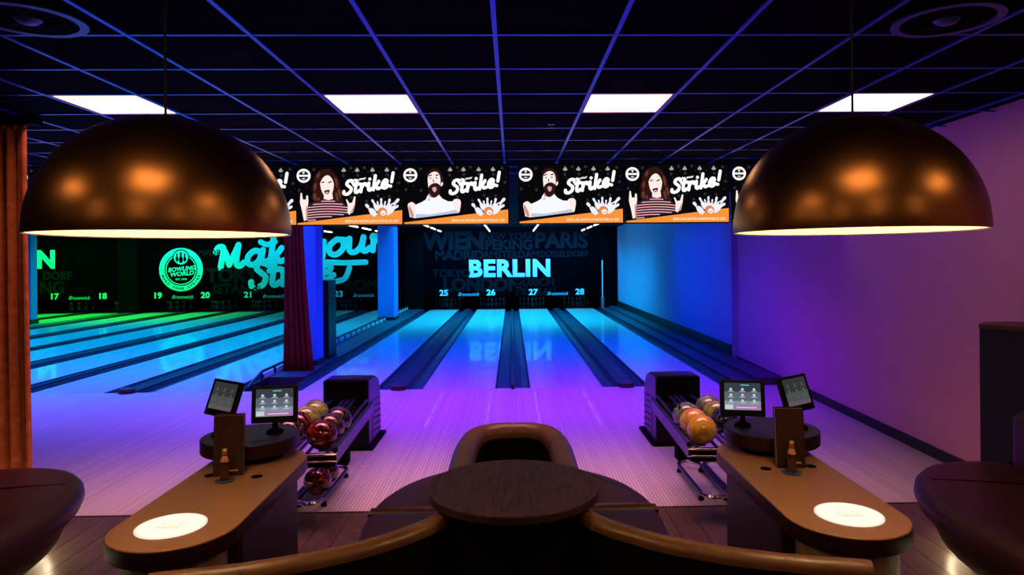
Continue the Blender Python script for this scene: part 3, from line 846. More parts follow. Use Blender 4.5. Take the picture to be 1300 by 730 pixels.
def ad_common(t):
    MB().bbox(-SW / 2 - 0.012, SW / 2 + 0.012, 0.0005, 0.06, -SH / 2 - 0.014, SH / 2 + 0.014).build('bezel', 'screen_black', t)
    MB().add([(-SW / 2, 0, -SH / 2), (SW / 2, 0, -SH / 2), (SW / 2, 0, SH / 2), (-SW / 2, 0, SH / 2)], [(0, 1, 2, 3)]).build('display', 'ad_black', t)
    # blurred bar lights behind
    art(t, 'bokeh_lights', [[(545 + dx - 24, 118), (545 + dx - 10, 98), (545 + dx, 84), (545 + dx + 10, 98), (545 + dx + 24, 118), (545 + dx, 130)] for dx in (0, 140, 300, 450)], 'ad_bokeh', 1, joined=True)
    art(t, 'bokeh_lights', [[(a - 16, b), (a, b - 18), (a + 16, b), (a, b + 14)] for a, b in ((620, 90), (760, 88), (540, 170), (690, 165), (850, 160), (1000, 165), (235, 105),
                            (1120, 250), (780, 440), (1020, 390), (620, 400), (900, 385), (1090, 100), (80, 320), (240, 330))], 'ad_grey', 1, joined=True)
    art(t, 'bokeh_lights', [[(a - 10, b), (a, b - 10), (a + 10, b), (a, b + 10)] for a, b in ((100, 250), (160, 280), (590, 330), (700, 380), (960, 400), (1100, 330), (1130, 190), (560, 210), (640, 130), (800, 130), (920, 130))], 'ad_glint', 1, joined=True)
    mb = MB(); flat([(-SW / 2, -SH / 2), (SW / 2, -SH / 2), (SW / 2, -SH / 2 + 0.165), (-SW / 2, -SH / 2 + 0.018)], -0.004, mb=mb)
    mb.build('orange_wedge', 'ad_orange', t)
    # round emblem
    lc = px2([(128, 168)], 60, 65, SC1)[0]
    mb = MB(); disc(mb, 0.082, -0.004, lc); lg = mb.build('emblem', 'ad_white', t)
    mb = MB()
    half = lambda sg: [(0.056 * math.cos(a), sg * (0.011 + 0.044 * math.sin(a))) for a in [PI * q / 10 for q in range(11)]]
    for p in (half(1), half(-1)):
        flat([(lc[0] + a, lc[1] + b) for a, b in p], -0.005, mb=mb)
    mb.build('emblem_motif', 'ad_dark', lg)
    mb = MB(); flat([(lc[0] - .016, lc[1] + .046), (lc[0], lc[1] + .016), (lc[0] + .016, lc[1] + .046)], -0.006, mb=mb); flat([(lc[0] - .02, lc[1] - .030), (lc[0] + .02, lc[1] - .030), (lc[0] + .012, lc[1] - .040), (lc[0] - .012, lc[1] - .040)], -0.006, mb=mb)
    mb.build('emblem_motif', 'ad_white', lg)
    # headline
    mb = MB(); x0, z0 = px2([(548, 368)], 60, 65, SC1)[0]
    pen_strokes(mb, script_strokes('Strike!', x0, z0, 0.092, 0.25, R(9), 1.10), 0.0185, -0.006)
    mb.build('headline', 'ad_white', t)
    x0, z0 = px2([(690, 210)], 60, 65, SC1)[0]
    o = put_text(t, 'headline_small', 'make your', x0, z0, 0.040, 'ad_white', 0.02, 0.3, -0.006, sx=1.1); o.rotation_euler = (0, R(-9), 0)
    x0, z0 = px2([(835, 648)], 60, 65, SC1)[0]
    put_text(t, 'web_address', 'BERLIN.BOWLINGWORLD.DE', x0, z0, 0.040, 'ad_url', 0.025, 0, -0.006, spacing=1.22)
    # scattering pins and the ball
    def pin(a, b, ln, ang, k):
        pts = []
        for px, pz in PIN2:
            u, v = px * k * 1.25, pz * 2.6 * ln
            pts.append((a + u * math.cos(ang) - v * math.sin(ang), b - (u * math.sin(ang) + v * math.cos(ang))))
        return pts
    PN = [pin(825, 530, 155, 0.72, 330), pin(870, 480, 130, 0.5, 250), pin(935, 475, 130, 0.0, 230), pin(1010, 485, 140, -0.2, 260), pin(1060, 480, 170, -0.75, 330), pin(905, 490, 100, 0.2, 180), pin(970, 490, 100, -.15, 180), pin(1050, 530, 150, -0.95, 280)]
    art(t, 'flying_pins', PN, 'ad_pin', 7, smooth=False)
    art(t, 'pin_bands', [[(800, 505), (815, 497), (826, 508), (812, 517)], [(1040, 480), (1058, 470), (1068, 484), (1050, 496)]], 'ad_red', 8, smooth=False)
    art(t, 'bowling_ball', [[(945 + 50 * math.cos(a), 555 + 50 * math.sin(a)) for a in [2 * PI * i / 14 for i in range(14)]]], 'ad_ball', 9)
    art(t, 'ball_emblem', [[(955 + 27 * math.cos(a), 565 + 27 * math.sin(a)) for a in [2 * PI * i / 12 for i in range(12)]]], 'ad_white', 10)
    art(t, 'ball_emblem_motif', [[(940, 562), (955, 570), (970, 560), (965, 578), (946, 578)]], 'ad_red', 11, smooth=False)


def ad_woman(t):
    hair = [(290, 115), (370, 92), (425, 115), (470, 175), (500, 230), (510, 290), (530, 340), (525, 400), (540, 450), (490, 470), (440, 420), (340, 420), (310, 470), (300, 510), (250, 480), (225, 430), (205, 395), (222, 340), (208, 300), (225, 250), (235, 200), (255, 150)]
    art(t, 'portrait_hair', [hair], 'ad_hair', 2)
    art(t, 'portrait_hair_strands', [[(262, 170), (290, 130), (300, 150), (275, 200)], [(235, 270), (255, 240), (262, 280), (240, 330)], [(225, 370), (250, 350), (262, 400), (240, 430)], [(265, 420), (285, 390), (300, 450), (285, 480)],
                                     [(450, 190), (470, 200), (485, 270), (470, 290)], [(480, 320), (500, 310), (515, 380), (500, 400)], [(455, 360), (475, 350), (490, 430), (475, 440)]], 'ad_hair_light', 3)
    shirt = [(168, 640), (165, 560), (165, 500), (190, 460), (250, 440), (335, 412), (380, 425), (432, 412), (500, 440), (555, 465), (582, 510), (585, 580)]
    art(t, 'portrait_shirt', [shirt], 'ad_navy', 3.2, smooth=False)
    red, wh = [], []
    k = 0
    y = 418
    while y < 640:
        w0 = max(168, 330 - (y - 412) * 3.2); w1 = min(583, 434 + (y - 412) * 3.0)
        def yy(x): return y + 10 - ((x - 375) / 210.0) ** 2 * -14
        xs = [w0 + (w1 - w0) * i / 10 for i in range(11)]
        lim = lambda x: 640 - (x - 168) * 0.145
        top = [(x, yy(x)) for x in xs if yy(x) < lim(x) - 6]; bot = [(x, yy(x) + 7) for x in xs if yy(x) < lim(x) - 6]
        if len(top) > 2:
            red.append([(x, q - 2) for x, q in top] + [(x, q + 5) for x, q in bot][::-1])
            wh.append([(x, q + 5) for x, q in top] + [(x, q + 3) for x, q in bot][::-1])
        y += 27
    art(t, 'portrait_stripes', red, 'ad_red', 3.6, smooth=False, joined=True)
    art(t, 'portrait_stripes', wh, 'ad_skin', 4.1, smooth=False, joined=True)
    art(t, 'portrait_neck', [[(338, 360), (425, 355), (432, 412), (385, 424), (336, 412)]], 'ad_skin', 4.2, smooth=False)
    art(t, 'portrait_face', [[(300, 215), (330, 175), (385, 160), (425, 185), (442, 235), (438, 300), (420, 360), (390, 402), (360, 398), (325, 350), (305, 290)]], 'ad_skin', 4.6)
    art(t, 'portrait_fringe', [[(295, 250), (300, 190), (340, 150), (395, 130), (430, 180), (445, 260), (425, 205), (385, 165), (340, 180), (312, 220)]], 'ad_hair', 5)
    art(t, 'portrait_features', [[(312, 238), (340, 228), (345, 238), (318, 246)], [(382, 238), (415, 225), (420, 234), (390, 246)], [(340, 330), (370, 318), (398, 320), (392, 350), (370, 364), (350, 352)]], 'ad_dark', 5.4)
    art(t, 'portrait_tongue', [[(352, 345), (372, 335), (388, 342), (372, 358)]], 'ad_tongue', 5.8)
    art(t, 'portrait_hand', [[(95, 350), (108, 345), (118, 415), (150, 420), (155, 375), (172, 375), (176, 440), (165, 510), (168, 630), (128, 640), (110, 540), (88, 450)],
                             [(566, 418), (580, 418), (600, 458), (632, 452), (652, 388), (667, 388), (660, 470), (640, 550), (600, 578), (582, 560), (585, 480)]], 'ad_skin', 4.8, smooth=False)
    art(t, 'portrait_hand_shade', [[(150, 480), (165, 500), (168, 628), (150, 630)], [(640, 500), (655, 470), (640, 545), (605, 575)]], 'ad_skin_shade', 5, smooth=False)


def ad_man(t):
    o = dict(ox=65, oy=65, sc=SH / 607.0)
    art(t, 'portrait_hair', [[(303, 200), (305, 150), (335, 112), (380, 95), (430, 115), (465, 170), (476, 230), (460, 275), (440, 260), (425, 180), (340, 165), (318, 215)]], 'ad_hair', 2, **o)
    art(t, 'portrait_shirt', [[(125, 600), (110, 520), (180, 475), (250, 445), (290, 420), (312, 372), (370, 400), (425, 368), (460, 410), (520, 440), (580, 440), (632, 470), (632, 560), (480, 578), (300, 600), (180, 612)]], 'ad_shirt', 3, smooth=False, **o)
    art(t, 'portrait_shirt_shade', [[(180, 612), (190, 570), (330, 575), (520, 545), (632, 520), (632, 560), (480, 578), (300, 600)], [(555, 520), (575, 545), (590, 560), (570, 566)], [(300, 430), (330, 400), (335, 430)]], 'ad_shirt_shade', 3.4, smooth=False, **o)
    art(t, 'portrait_neck', [[(318, 360), (425, 350), (428, 375), (380, 405), (325, 395)]], 'ad_skin_shade', 3.8, smooth=False, **o)
    art(t, 'portrait_face', [[(312, 210), (328, 160), (375, 132), (420, 145), (442, 200), (440, 290), (425, 350), (385, 392), (345, 370), (322, 310)], [(448, 255), (465, 240), (468, 265), (450, 285)]], 'ad_skin', 4.2, **o)
    art(t, 'portrait_beard', [[(320, 300), (340, 268), (385, 248), (428, 262), (442, 290), (432, 350), (405, 390), (370, 400), (340, 380), (325, 340)]], 'ad_hair', 4.6, **o)
    art(t, 'portrait_fists', [[(105, 470), (140, 445), (165, 455), (182, 475), (188, 560), (170, 600), (140, 600), (112, 530)], [(572, 432), (612, 415), (645, 428), (652, 470), (635, 555), (605, 530), (578, 490)]], 'ad_skin', 4.6, **o)
    art(t, 'portrait_fist_shade', [[(112, 480), (130, 500), (160, 560), (165, 598), (140, 600), (115, 530)]], 'ad_skin_shade', 5, **o)
    art(t, 'portrait_mouth', [[(344, 282), (375, 262), (410, 270), (420, 310), (408, 355), (375, 368), (350, 335)]], 'ad_dark', 5, **o)
    art(t, 'portrait_tongue', [[(358, 300), (380, 290), (402, 300), (398, 330), (380, 345), (364, 328)]], 'ad_tongue', 5.4, **o)
    art(t, 'portrait_features', [[(322, 172), (350, 160), (355, 168), (326, 180)], [(392, 165), (420, 160), (424, 170), (396, 174)], [(335, 195), (348, 192), (348, 202), (336, 204)], [(395, 192), (410, 190), (410, 200), (397, 202)],
                                 [(368, 200), (376, 235), (366, 240)]], 'ad_dark', 5, **o)


def px_to_x(u, v=245, Y=SY):
    a = (u - CX); b = CY - v
    U = (math.cos(ROLL) * a + math.sin(ROLL) * b) / F_PX
    dx = math.cos(YAW) * U + math.sin(YAW); dy = -math.sin(YAW) * U + math.cos(YAW)
    return dx / dy * Y


SZ = 2.655
pole = MB().tube([(0, 0.05, 0.2), (0, 0.05, 0.40)], 0.02, 8).mesh('mount', 'matte_black')
for xc, who, lab in ((px_to_x(86), 'm', 'advertising screen at the far left, mostly hidden behind the copper lamp'),
                     (px_to_x(309), 'm', 'advertising screen beside the left copper lamp showing only the end of the word Strike'),
                     (px_to_x(444), 'w', 'advertising screen with woman in striped shirt, left of the bearded man'),
                     (px_to_x(579), 'm', 'advertising screen with bearded man in white, left of the central gap'),
                     (px_to_x(725), 'm', 'advertising screen with bearded man in white, right of the central gap'),
                     (px_to_x(860), 'w', 'advertising screen with woman in striped shirt, right of the bearded man'),
                     (px_to_x(995), 'w', 'advertising screen at the right, mostly hidden behind the copper lamp')):
    t = thing('advertising_screen', lab, 'screen', (xc, SY, SZ), 0, 'advertising screens hung in a row')
    ad_common(t)
    (ad_woman if who == 'w' else ad_man)(t)
    link('mount', pole, t)

# ================================================================== PENDANT LAMPS
def pendant(x, y, zr, label):
    t = thing('pendant_lamp', label, 'pendant lamp', (x, y, zr), 0, 'big copper dome lamps')
    r, h = 0.445, 0.445
    prof = [(r, 0.0), (r * 1.004, 0.02)]
    for k in range(1, 25):
        a = PI / 2 * k / 25
        prof.append((r * math.cos(a), 0.02 + (h - 0.02) * math.sin(a)))
    prof.append((0.012, h)); 
    MB().lathe(prof, 72).build('shade', 'bronze', t, True)
    prof2 = [(r, 0.0)] + [((r - 0.012) * math.cos(PI / 2 * k / 20), 0.004 + (h - 0.03) * math.sin(PI / 2 * k / 20)) for k in range(0, 20)] + [(0.001, h - 0.026)]
    MB().lathe(prof2, 72).build('shade_lining', 'lamp_inside', t, True)
    MB().lathe([(0.001, h + 0.012), (0.008, h + 0.010), (0.014, h - 0.002), (0.012, h - 0.05)], 20).build('cap', 'bronze', t, True)
    MB().tube([(0, 0, h + 0.005), (0, 0, CEIL - zr - 0.03)], 0.005, 8).build('cord', 'cable', t)
    MB().lathe([(0.001, CEIL - zr - 0.03), (0.05, CEIL - zr - 0.03), (0.05, CEIL - zr - 0.007), (0.001, CEIL - zr - 0.007)], 24).build('ceiling_rose', 'matte_black', t)
    MB().ball((0, 0, 0.22), 0.06, 20, 12).build('bulb', 'bulb', t, True)
    MB().lathe([(0.025, 0.27), (0.028, 0.36), (0.03, h - 0.03)], 16).build('socket', 'matte_black', t)
    l = bpy.data.lights.new('bulb_light', 'POINT'); l.energy = 20; l.color = (1.0, 0.55, 0.22); l.shadow_soft_size = 0.065
    lo = bpy.data.objects.new('bulb_light', l); col.objects.link(lo); lo.parent = t; lo.location = (0, 0, 0.12)


pendant(-1.302, 2.6, 1.9815, 'big copper dome pendant lamp beside the orange curtain')
pendant(1.3205, 2.6, 1.9745, 'big copper dome pendant lamp beside the purple wall')


# ================================================================== BALL RETURNS
BALL_R = 0.108
ball_mb = MB().ball((0, 0, 0), BALL_R, 28, 18)


def ball_thing(x, y, z, m, label, rz=0.0, rx=0.0):
    t = thing('bowling_ball', label, 'bowling ball', (x, y, z), rz, 'bowling balls on the ball returns')
    t.rotation_euler = (rx, 0, rz)
    me = ball_mb.mesh('ball_shell', m, True)
    link('ball_shell', me, t)
    hm = MB()
    for a, b in ((0.0, 0.30), (0.32, 0.12), (-0.32, 0.12)):
        d = Vector((math.sin(a) * 0.6, -0.45 + b, 0.75)).normalized()
        c = d * (BALL_R * 1.001); u = d.orthogonal().normalized(); v = d.cross(u)
        pts = [c + u * 0.012 * math.cos(2 * PI * i / 12) + v * 0.012 * math.sin(2 * PI * i / 12) for i in range(12)]
        inn = [q - d * 0.02 for q in pts]
        hm.add(pts + inn, [tuple(range(12)), tuple(range(23, 11, -1))] + [(i, (i + 1) % 12, (i + 1) % 12 + 12, i + 12) for i in range(12)])
    hm.build('finger_holes', 'matte_black', t)
    return t


def ball_return(sx, label):
    """sx = +1 right hand rack, -1 mirrored"""
    t = thing('ball_return', label, 'ball return', (sx * 1.655, 0, 0))
    t.scale = (1, 1, 1)
    X = lambda v: sx * v
    def bx(mb, a, b, *r): return mb.bbox(min(X(a), X(b)), max(X(a), X(b)), *r)
    # hood: side profile in y/z swept in x, with a black mouth
    hy0, hy1 = 6.78, 7.36
    side = [(hy1 + 0.02, 0.03), (hy1 + 0.02, 0.42), (hy1 - 0.03, 0.57), (hy1 - 0.14, 0.665), (hy0 + 0.22, 0.700), (hy0 + 0.02, 0.700), (hy0 + 0.01, 0.48), (hy0 + 0.02, 0.03)]
    hw = 0.225
    mb = MB(); n = len(side)
    prof = catmull(side[1:6], 4) + [side[6], side[7], side[0]]
    n = len(prof)
    xs = [(-hw, 0.92), (-hw + 0.03, 1.0), (0, 1.012), (hw - 0.03, 1.0), (hw, 0.92)]
    vs = []
    for xx, kz in xs:
        kz2 = 1 - (1 - kz) * 0.35
        vs += [(xx, a, b * (kz2 if b > 0.5 else 1)) for a, b in prof]
    fs = []
    for i in range(len(xs) - 1):
        for k in range(n):
            fs.append((i * n + k, i * n + (k + 1) % n, (i + 1) * n + (k + 1) % n, (i + 1) * n + k))
    fs += [tuple(range(n - 1, -1, -1)), tuple((len(xs) - 1) * n + k for k in range(n))]
    mb.add(vs, fs).build('hood', 'hood_plastic', t, True)
    bevel(MB().bbox(-0.216, 0.216, hy0 - 0.012, hy0 + 0.012, 0.44, 0.690).build('mouth', 'matte_black', t), 0.03, 3)
    MB().bbox(-0.215, 0.215, hy0 - 0.008, hy0 + 0.018, 0.03, 0.44).build('front_panel', 'black_plastic', t)
    for s in (-1, 1):
        for k in range(6):
            z = 0.09 + k * 0.065
            q = MB().add([(s * hw, hy0 + 0.14, z + 0.05), (s * (hw + 0.008), hy0 + 0.17, z + 0.045), (s * (hw + 0.016), hy1 + 0.05 - k * 0.008, z), (s * hw, hy1 + 0.03 - k * 0.008, z - 0.005),
                          (s * hw, hy0 + 0.14, z), (s * (hw + 0.008), hy0 + 0.17, z - 0.005)],
                         [(0, 1, 2, 3), (0, 4, 5, 1), (1, 5, 2), (4, 0, 3), (4, 3, 2, 5)])
            q.build('vent_slat', 'hood_plastic', t)
    bevel(MB().bbox(-0.27, 0.27, hy0 - 0.03, hy1 + 0.12, 0.0, 0.03).build('base_plate', 'matte_black', t), 0.01, 1)
    # upper tray (its centre line sits a little towards the lane)
    y0, y1 = 4.86, hy0
    cxr = -sx * 0.125
    def along(a, b, z0, z1, r, name, m):
        MB().tube([(cxr + a, y0 + 0.02, z0), (cxr * 0.3 + b, y1 - 0.005, z1)], r, 10).build(name, m, t, True)
    for c_ in (-0.13, 0.13):
        for s in (-1, 1):
            along(c_ + s * 0.07, c_ * 0.85 + s * 0.06, 0.508, 0.498, 0.013, 'track_rail', 'blue_steel')
    for s in (-1, 1):
        a0, a1 = cxr + s * 0.262, cxr * 0.3 + s * 0.222
        MB().add([(a0 - 0.012, y0, 0.44), (a0 + 0.012, y0, 0.44), (a0 + 0.012, y0, 0.525), (a0 - 0.012, y0, 0.525), (a1 - 0.012, y1 - 0.012, 0.37), (a1 + 0.012, y1 - 0.012, 0.37), (a1 + 0.012, y1 - 0.012, 0.46), (a1 - 0.012, y1 - 0.012, 0.46)],
                 [(0, 1, 2, 3), (7, 6, 5, 4), (0, 4, 5, 1), (1, 5, 6, 2), (2, 6, 7, 3), (3, 7, 4, 0)]).build('side_rail', 'hood_plastic', t)
        along(s * 0.262, s * 0.222, 0.532, 0.466, 0.021, 'side_tube', 'blue_steel')
    along(0, 0, 0.525, 0.50, 0.014, 'centre_tube', 'blue_steel')
    for r_, zz, dy in ((0.010, 0.505, 0.03), (0.007, 0.455, 0.02)):
        MB().tube([(cxr - 0.275 + 0.55 * i / 12, y0 - dy * math.sin(PI * i / 12), zz) for i in range(13)], r_, 8).build('end_bar', 'chrome', t, True)
    MB().bbox(cxr - 0.25, cxr + 0.25, y0 + 0.01, y0 + 0.22, 0.41, 0.455).build('end_tray', 'matte_black', t)
    bevel(MB().bbox(cxr * 0.6 - 0.06, cxr * 0.6 + 0.06, 6.25, 6.40, 0.0, 0.475).build('pedestal', 'matte_black', t), 0.012, 2)
    # lower loop rails on the floor
    for c_ in (-0.105, 0.125):
        c_ = sx * c_
        MB().tube([(a, b, 0.058) for a, b in stadium(c_, 5.24, 5.95, 0.098, 8)], 0.017, 8, True).build('floor_rail', 'chrome', t, True)
        for s in (-1, 1):
            MB().tube([(c_ + s * 0.098, 5.26, 0.058), (c_ + s * 0.098, 5.93, 0.058)], 0.0178, 8).build('floor_rail_sleeve', 'blue_steel', t, True)
            for yy in (5.25, 5.94):
                MB().lathe([(0.022, 0.0), (0.022, 0.025), (0.012, 0.03), (0.012, 0.05)], 10, (c_ + s * 0.095, yy, 0)).build('rubber_foot', 'matte_black', t)
    return t


ball_return(-1, 'black ball return with speckled red balls beside the left console')
ball_return(1, 'black ball return with yellow balls beside the right console')
CXB = 1.53
ZB = 0.606
for sx, lst in ((1, [(-0.130, 5.02, 'ball_yellow', 'glossy yellow bowling ball, front one on the right return'),
                     (-0.130, 5.245, 'ball_orange', 'orange marbled bowling ball behind the front yellow one'),
                     (-0.130, 5.47, 'ball_grey', 'grey green marbled bowling ball behind the orange one'),
                     (0.130, 5.30, 'ball_navy', 'dark navy bowling ball beside the monitor of the right console'),
                     (0.130, 5.525, 'ball_olive', 'olive yellow marbled bowling ball behind the navy ball'),
                     (0.130, 5.75, 'ball_grey', 'grey marbled bowling ball nearest the hood of the right return')]),
                (-1, [(0.130, 5.02, 'ball_red', 'dark red speckled bowling ball, front one on the left return'),
                      (0.130, 5.245, 'ball_dark', 'dark speckled bowling ball behind the front red ball'),
                      (0.130, 5.47, 'ball_dark', 'dark brown speckled bowling ball nearest the hood, left return'),
                      (-0.130, 5.08, 'ball_dark', 'dark speckled bowling ball beside the monitor of the left console'),
                      (-0.130, 5.305, 'ball_red', 'red speckled bowling ball in front of the olive balls'),
                      (-0.130, 5.53, 'ball_olive', 'olive yellow marbled bowling ball behind the red ball'),
                      (-0.130, 5.755, 'ball_olive', 'olive green marbled bowling ball nearest the black hood')])):
    for k, (dx, y, m, lab) in enumerate(lst):
        ball_thing(sx * CXB + dx, y, ZB, m, lab, 2.4 + k * 1.3, 0.2 * (k % 3))
ball_thing(-1.655 + 0.105, 5.42, 0.139, 'ball_red', 'dark red bowling ball on the floor rails of the left return', 0.5)
ball_thing(-1.655 + 0.105, 5.65, 0.139, 'ball_red', 'red brown bowling ball behind the one on the floor rails', 2.0)


# ================================================================== SCORING CONSOLES
def monitor(t_lab, loc, yaw, tilt, bright, w=0.25, h=0.205, stand=0.06, lean=0.0):
    t = thing('touch_monitor', t_lab, 'monitor', loc, yaw, 'scoring monitors on the consoles')
    b_ = MB().lathe([(0.001, 0.0), (0.048, 0.0), (0.048, 0.012), (0.03, 0.022), (0.018, 0.026), (0.015, stand + 0.022)], 20).build('stand', 'matte_black', t, True)
    hd = bpy.data.objects.new('head', MB().box((0, 0.014, h / 2), (w, 0.026, h)).mesh('head', 'black_plastic')); col.objects.link(hd); hd.parent = t
    bevel(hd, 0.006, 2)
    hd.location = (0, -0.022, stand); hd.rotation_euler = (-tilt, lean, 0)
    k = '' if bright else 'dim_'
    sw, sh, y = w * 0.80, h * 0.74, -0.001
    zc = h * 0.55
    def quad(name, x0, x1, z0, z1, m, yy): 
        return MB().add([(x0, yy, z0), (x1, yy, z0), (x1, yy, z1), (x0, yy, z1)], [(0, 1, 2, 3)]).build(name, m, hd)
    n = 6
    for i, mm in enumerate(['low', 'low', 'mid', 'mid', 'top', 'top'] if bright else ['dim_low'] * 3 + ['dim_top'] * 3):
        z0 = zc - sh / 2 + sh * i / n
        quad('display', -sw / 2, sw / 2, z0, z0 + sh / n, 'ui_' + mm, y)
    quad('banner', -sw / 2 + sw * 0.27, sw / 2, zc - sh / 2 + 0.004, zc - sh / 2 + sh * 0.16, 'ui_' + k + 'purple', y - 0.001)
    quad('banner_text', -sw * 0.18, sw * 0.38, zc - sh / 2 + sh * 0.07, zc - sh / 2 + sh * 0.11, 'ui_' + k + 'icon', y - 0.002)
    quad('thumbnail', -sw / 2 + 0.003, -sw / 2 + sw * 0.23, zc - sh / 2 + 0.004, zc - sh / 2 + sh * 0.19, 'ui_' + k + 'icon', y - 0.001)
    if bright: quad('heading', -sw * 0.05, sw * 0.18, zc + sh * 0.40, zc + sh * 0.44, 'ui_teal', y - 0.001)
    for r_ in range(3):
        for c in range(3):
            cx_ = (c - 1) * sw * 0.32; cz = zc + sh * (0.26 - r_ * 0.21)
            mb = MB(); disc(mb, sw * 0.04, y - 0.001, (cx_, cz), 8)
            mb.add([(cx_ - sw * .08, y - 0.001, cz - sh * .085), (cx_ + sw * .08, y - 0.001, cz - sh * .085), (cx_ + sw * .08, y - 0.001, cz - sh * .065), (cx_ - sw * .08, y - 0.001, cz - sh * .065)], [(0, 1, 2, 3)])
            mb.build('icon', 'ui_' + k + 'icon', hd)
    return t


def console(sx, side):
    X = sx * 1.445
    t = thing('scoring_console', 'long rounded %s with a glowing round emblem, %s' % ('brown console table', side), 'console table', (X, 0, 0))
    con = stadium(0, 2.945, 3.90, 0.262, 18)
    MB().loft(con, [(0.004, 0.675), (0.0, 0.68), (0.0, 0.744)]).build('top_edge', 'laminate_edge', t, True)
    MB().loft(con, [(0.001, 0.744), (0.001, 0.748), (0.004, 0.751)]).build('table_top', 'laminate', t, True)
    # raised disc shelf
    c2 = circle(0.27, 56, (sx * 0.085, 4.005))
    MB().loft(c2, [(0.004, 0.792), (0.0, 0.796), (0.0, 0.865)]).build('shelf_edge', 'laminate_edge', t, True)
    MB().loft(c2, [(0.001, 0.865), (0.004, 0.870)]).build('shelf_top', 'shelf_laminate', t, True)
    MB().prism(circle(0.15, 32, (sx * 0.04, 3.96)), 0.751, 0.792).build('shelf_post', 'matte_black', t)
    for gx_, gy_ in ((0.10, 3.60), (-0.155, 3.63)):
        MB().lathe([(0.001, 0.754), (0.028, 0.754), (0.03, 0.751)], 20, (sx * gx_ * -1, gy_, 0)).build('cable_grommet', 'matte_black', t)
    # legs
    bevel(MB().bbox(-0.19, 0.19, 3.16, 4.0, 0.0, 0.676).build('pedestal', 'dark_panel', t), 0.02, 2)
    MB().prism(circle(0.205, 36, (0.0, 2.93)), 0.0, 0.676).build('leg_drum', 'console_leg_wood', t, True)
    MB().tube([(-sx * 0.16, 3.14, 0.05), (-sx * 0.20, 2.95, 0.66)], 0.008, 6).build('brace', 'chrome', t)
    # luminous emblem let into the top
    ex, ey = sx * 0.02, 2.945
    em = MB().lathe([(0.001, 0.0535), (0.141, 0.0535), (0.141, 0.05)], 48, (ex, ey, 0.70)).build('emblem_light', 'emblem_glow', t)
    rg = MB().lathe([(0.141, 0.0538), (0.133, 0.0538)], 48, (ex, ey, 0.70)).build('emblem_border', 'emblem_line', em)
    ln = MB()
    for k in range(3):
        ln.tube([(ex - 0.03 + k * 0.03, ey + 0.015, 0.7538), (ex - 0.03 + k * 0.03, ey + 0.05, 0.7538)], 0.0022, 4)
    ln.tube([(ex + 0.05 * math.cos(a), ey + 0.03 + 0.035 * math.sin(a), 0.7538) for a in [PI + PI * i / 10 for i in range(11)]], 0.002, 4)
    ln.tube([(ex - 0.06, ey - 0.02, 0.7538), (ex + 0.06, ey - 0.02, 0.7538)], 0.002, 4)
    ln.tube([(ex - 0.045, ey - 0.03, 0.7538), (ex + 0.045, ey - 0.03, 0.7538)], 0.002, 4)
    ln.build('emblem_print', 'emblem_line', em)
    return t


console(-1, 'beside the left ball return')
console(1, 'beside the right ball return')
monitor('angled dim touch monitor on the left console, behind the menu holder', (-1.700, 3.99, 0.87), R(-27), R(20), False, 0.232, 0.212, 0.115, R(3))
monitor('bright touch monitor on the left console, nearer the ball return', (-1.405, 4.05, 0.87), R(8), R(8), True, 0.262, 0.215)
monitor('bright touch monitor on the right console, nearer the ball return', (1.375, 4.05, 0.87), R(-10), R(8), True, 0.262, 0.215)
monitor('angled dim touch monitor on the right console, behind the menu holder', (1.685, 3.97, 0.87), R(27), R(18), False, 0.232, 0.212, 0.105, R(-3))


def menu_holder(x, y, rz, label):
    t = thing('menu_holder', label, 'menu holder', (x, y, 0.7515), rz, 'menu holders on the consoles')
    Mt = Matrix.Rotation(R(-6), 3, 'X')
    MB().box((0, 0.016, 0.1565), (0.150, 0.010, 0.31), M=Mt).build('front_board', 'menu_wood', t)
    MB().box((0, 0.032, 0.158), (0.146, 0.018, 0.302), M=Mt).build('pages', 'menu_edge', t)
    MB().box((0, 0.047, 0.160), (0.150, 0.010, 0.31), M=Mt).build('back_board', 'menu_wood', t)
    MB().box((0.02, -0.006, 0.03), (0.06, 0.006, 0.008), M=Mt).build('clip', 'menu_edge', t)
    return t


menu_holder(-1.50, 3.615, R(9), 'dark wood menu holder standing behind the bottle, left console')
menu_holder(1.485, 3.605, R(-3), 'dark wood menu holder standing behind the bottle, right console')


def bottle(x, y, label):
    t = thing('bottle', label, 'bottle', (x, y, 0.7575), 0.3, 'small bottles on the consoles')
    MB().lathe([(0.001, 0), (0.021, 0.0), (0.023, 0.006), (0.022, 0.03), (0.020, 0.05), (0.023, 0.075), (0.022, 0.09), (0.014, 0.115), (0.0105, 0.13), (0.0105, 0.152)], 24).build('glass', 'bottle_glass', t, True)
    MB().lathe([(0.0212, 0.094), (0.0215, 0.096), (0.0145, 0.117), (0.0128, 0.124)], 24).build('neck_label', 'bottle_label', t, True)
    MB().lathe([(0.0118, 0.128), (0.0118, 0.142)], 24).build('neck_band', 'bottle_label_red', t, True)
    MB().lathe([(0.0125, 0.145), (0.0125, 0.156), (0.010, 0.160), (0.001, 0.161)], 24).build('cap', 'bottle_cap', t, True)
    return t


for sx, lab, lc in ((-1, 'small brown bottle with pale neck label on the left console', 'round blue coaster under the bottle on the left console'),
                    (1, 'small brown bottle with pale neck label on the right console', 'round blue coaster under the bottle on the right console')):
    x, y = (-1.485, 3.535) if sx < 0 else (1.455, 3.525)
    c = tag(MB().lathe([(0.001, 0.7515), (0.050, 0.7515), (0.050, 0.756), (0.046, 0.7575), (0.001, 0.7575)], 32, (0, 0, 0)).build('coaster', 'coaster_blue', None, True), lc, 'coaster')
    c.location = (x, y, 0)
    bottle(x, y, lab)

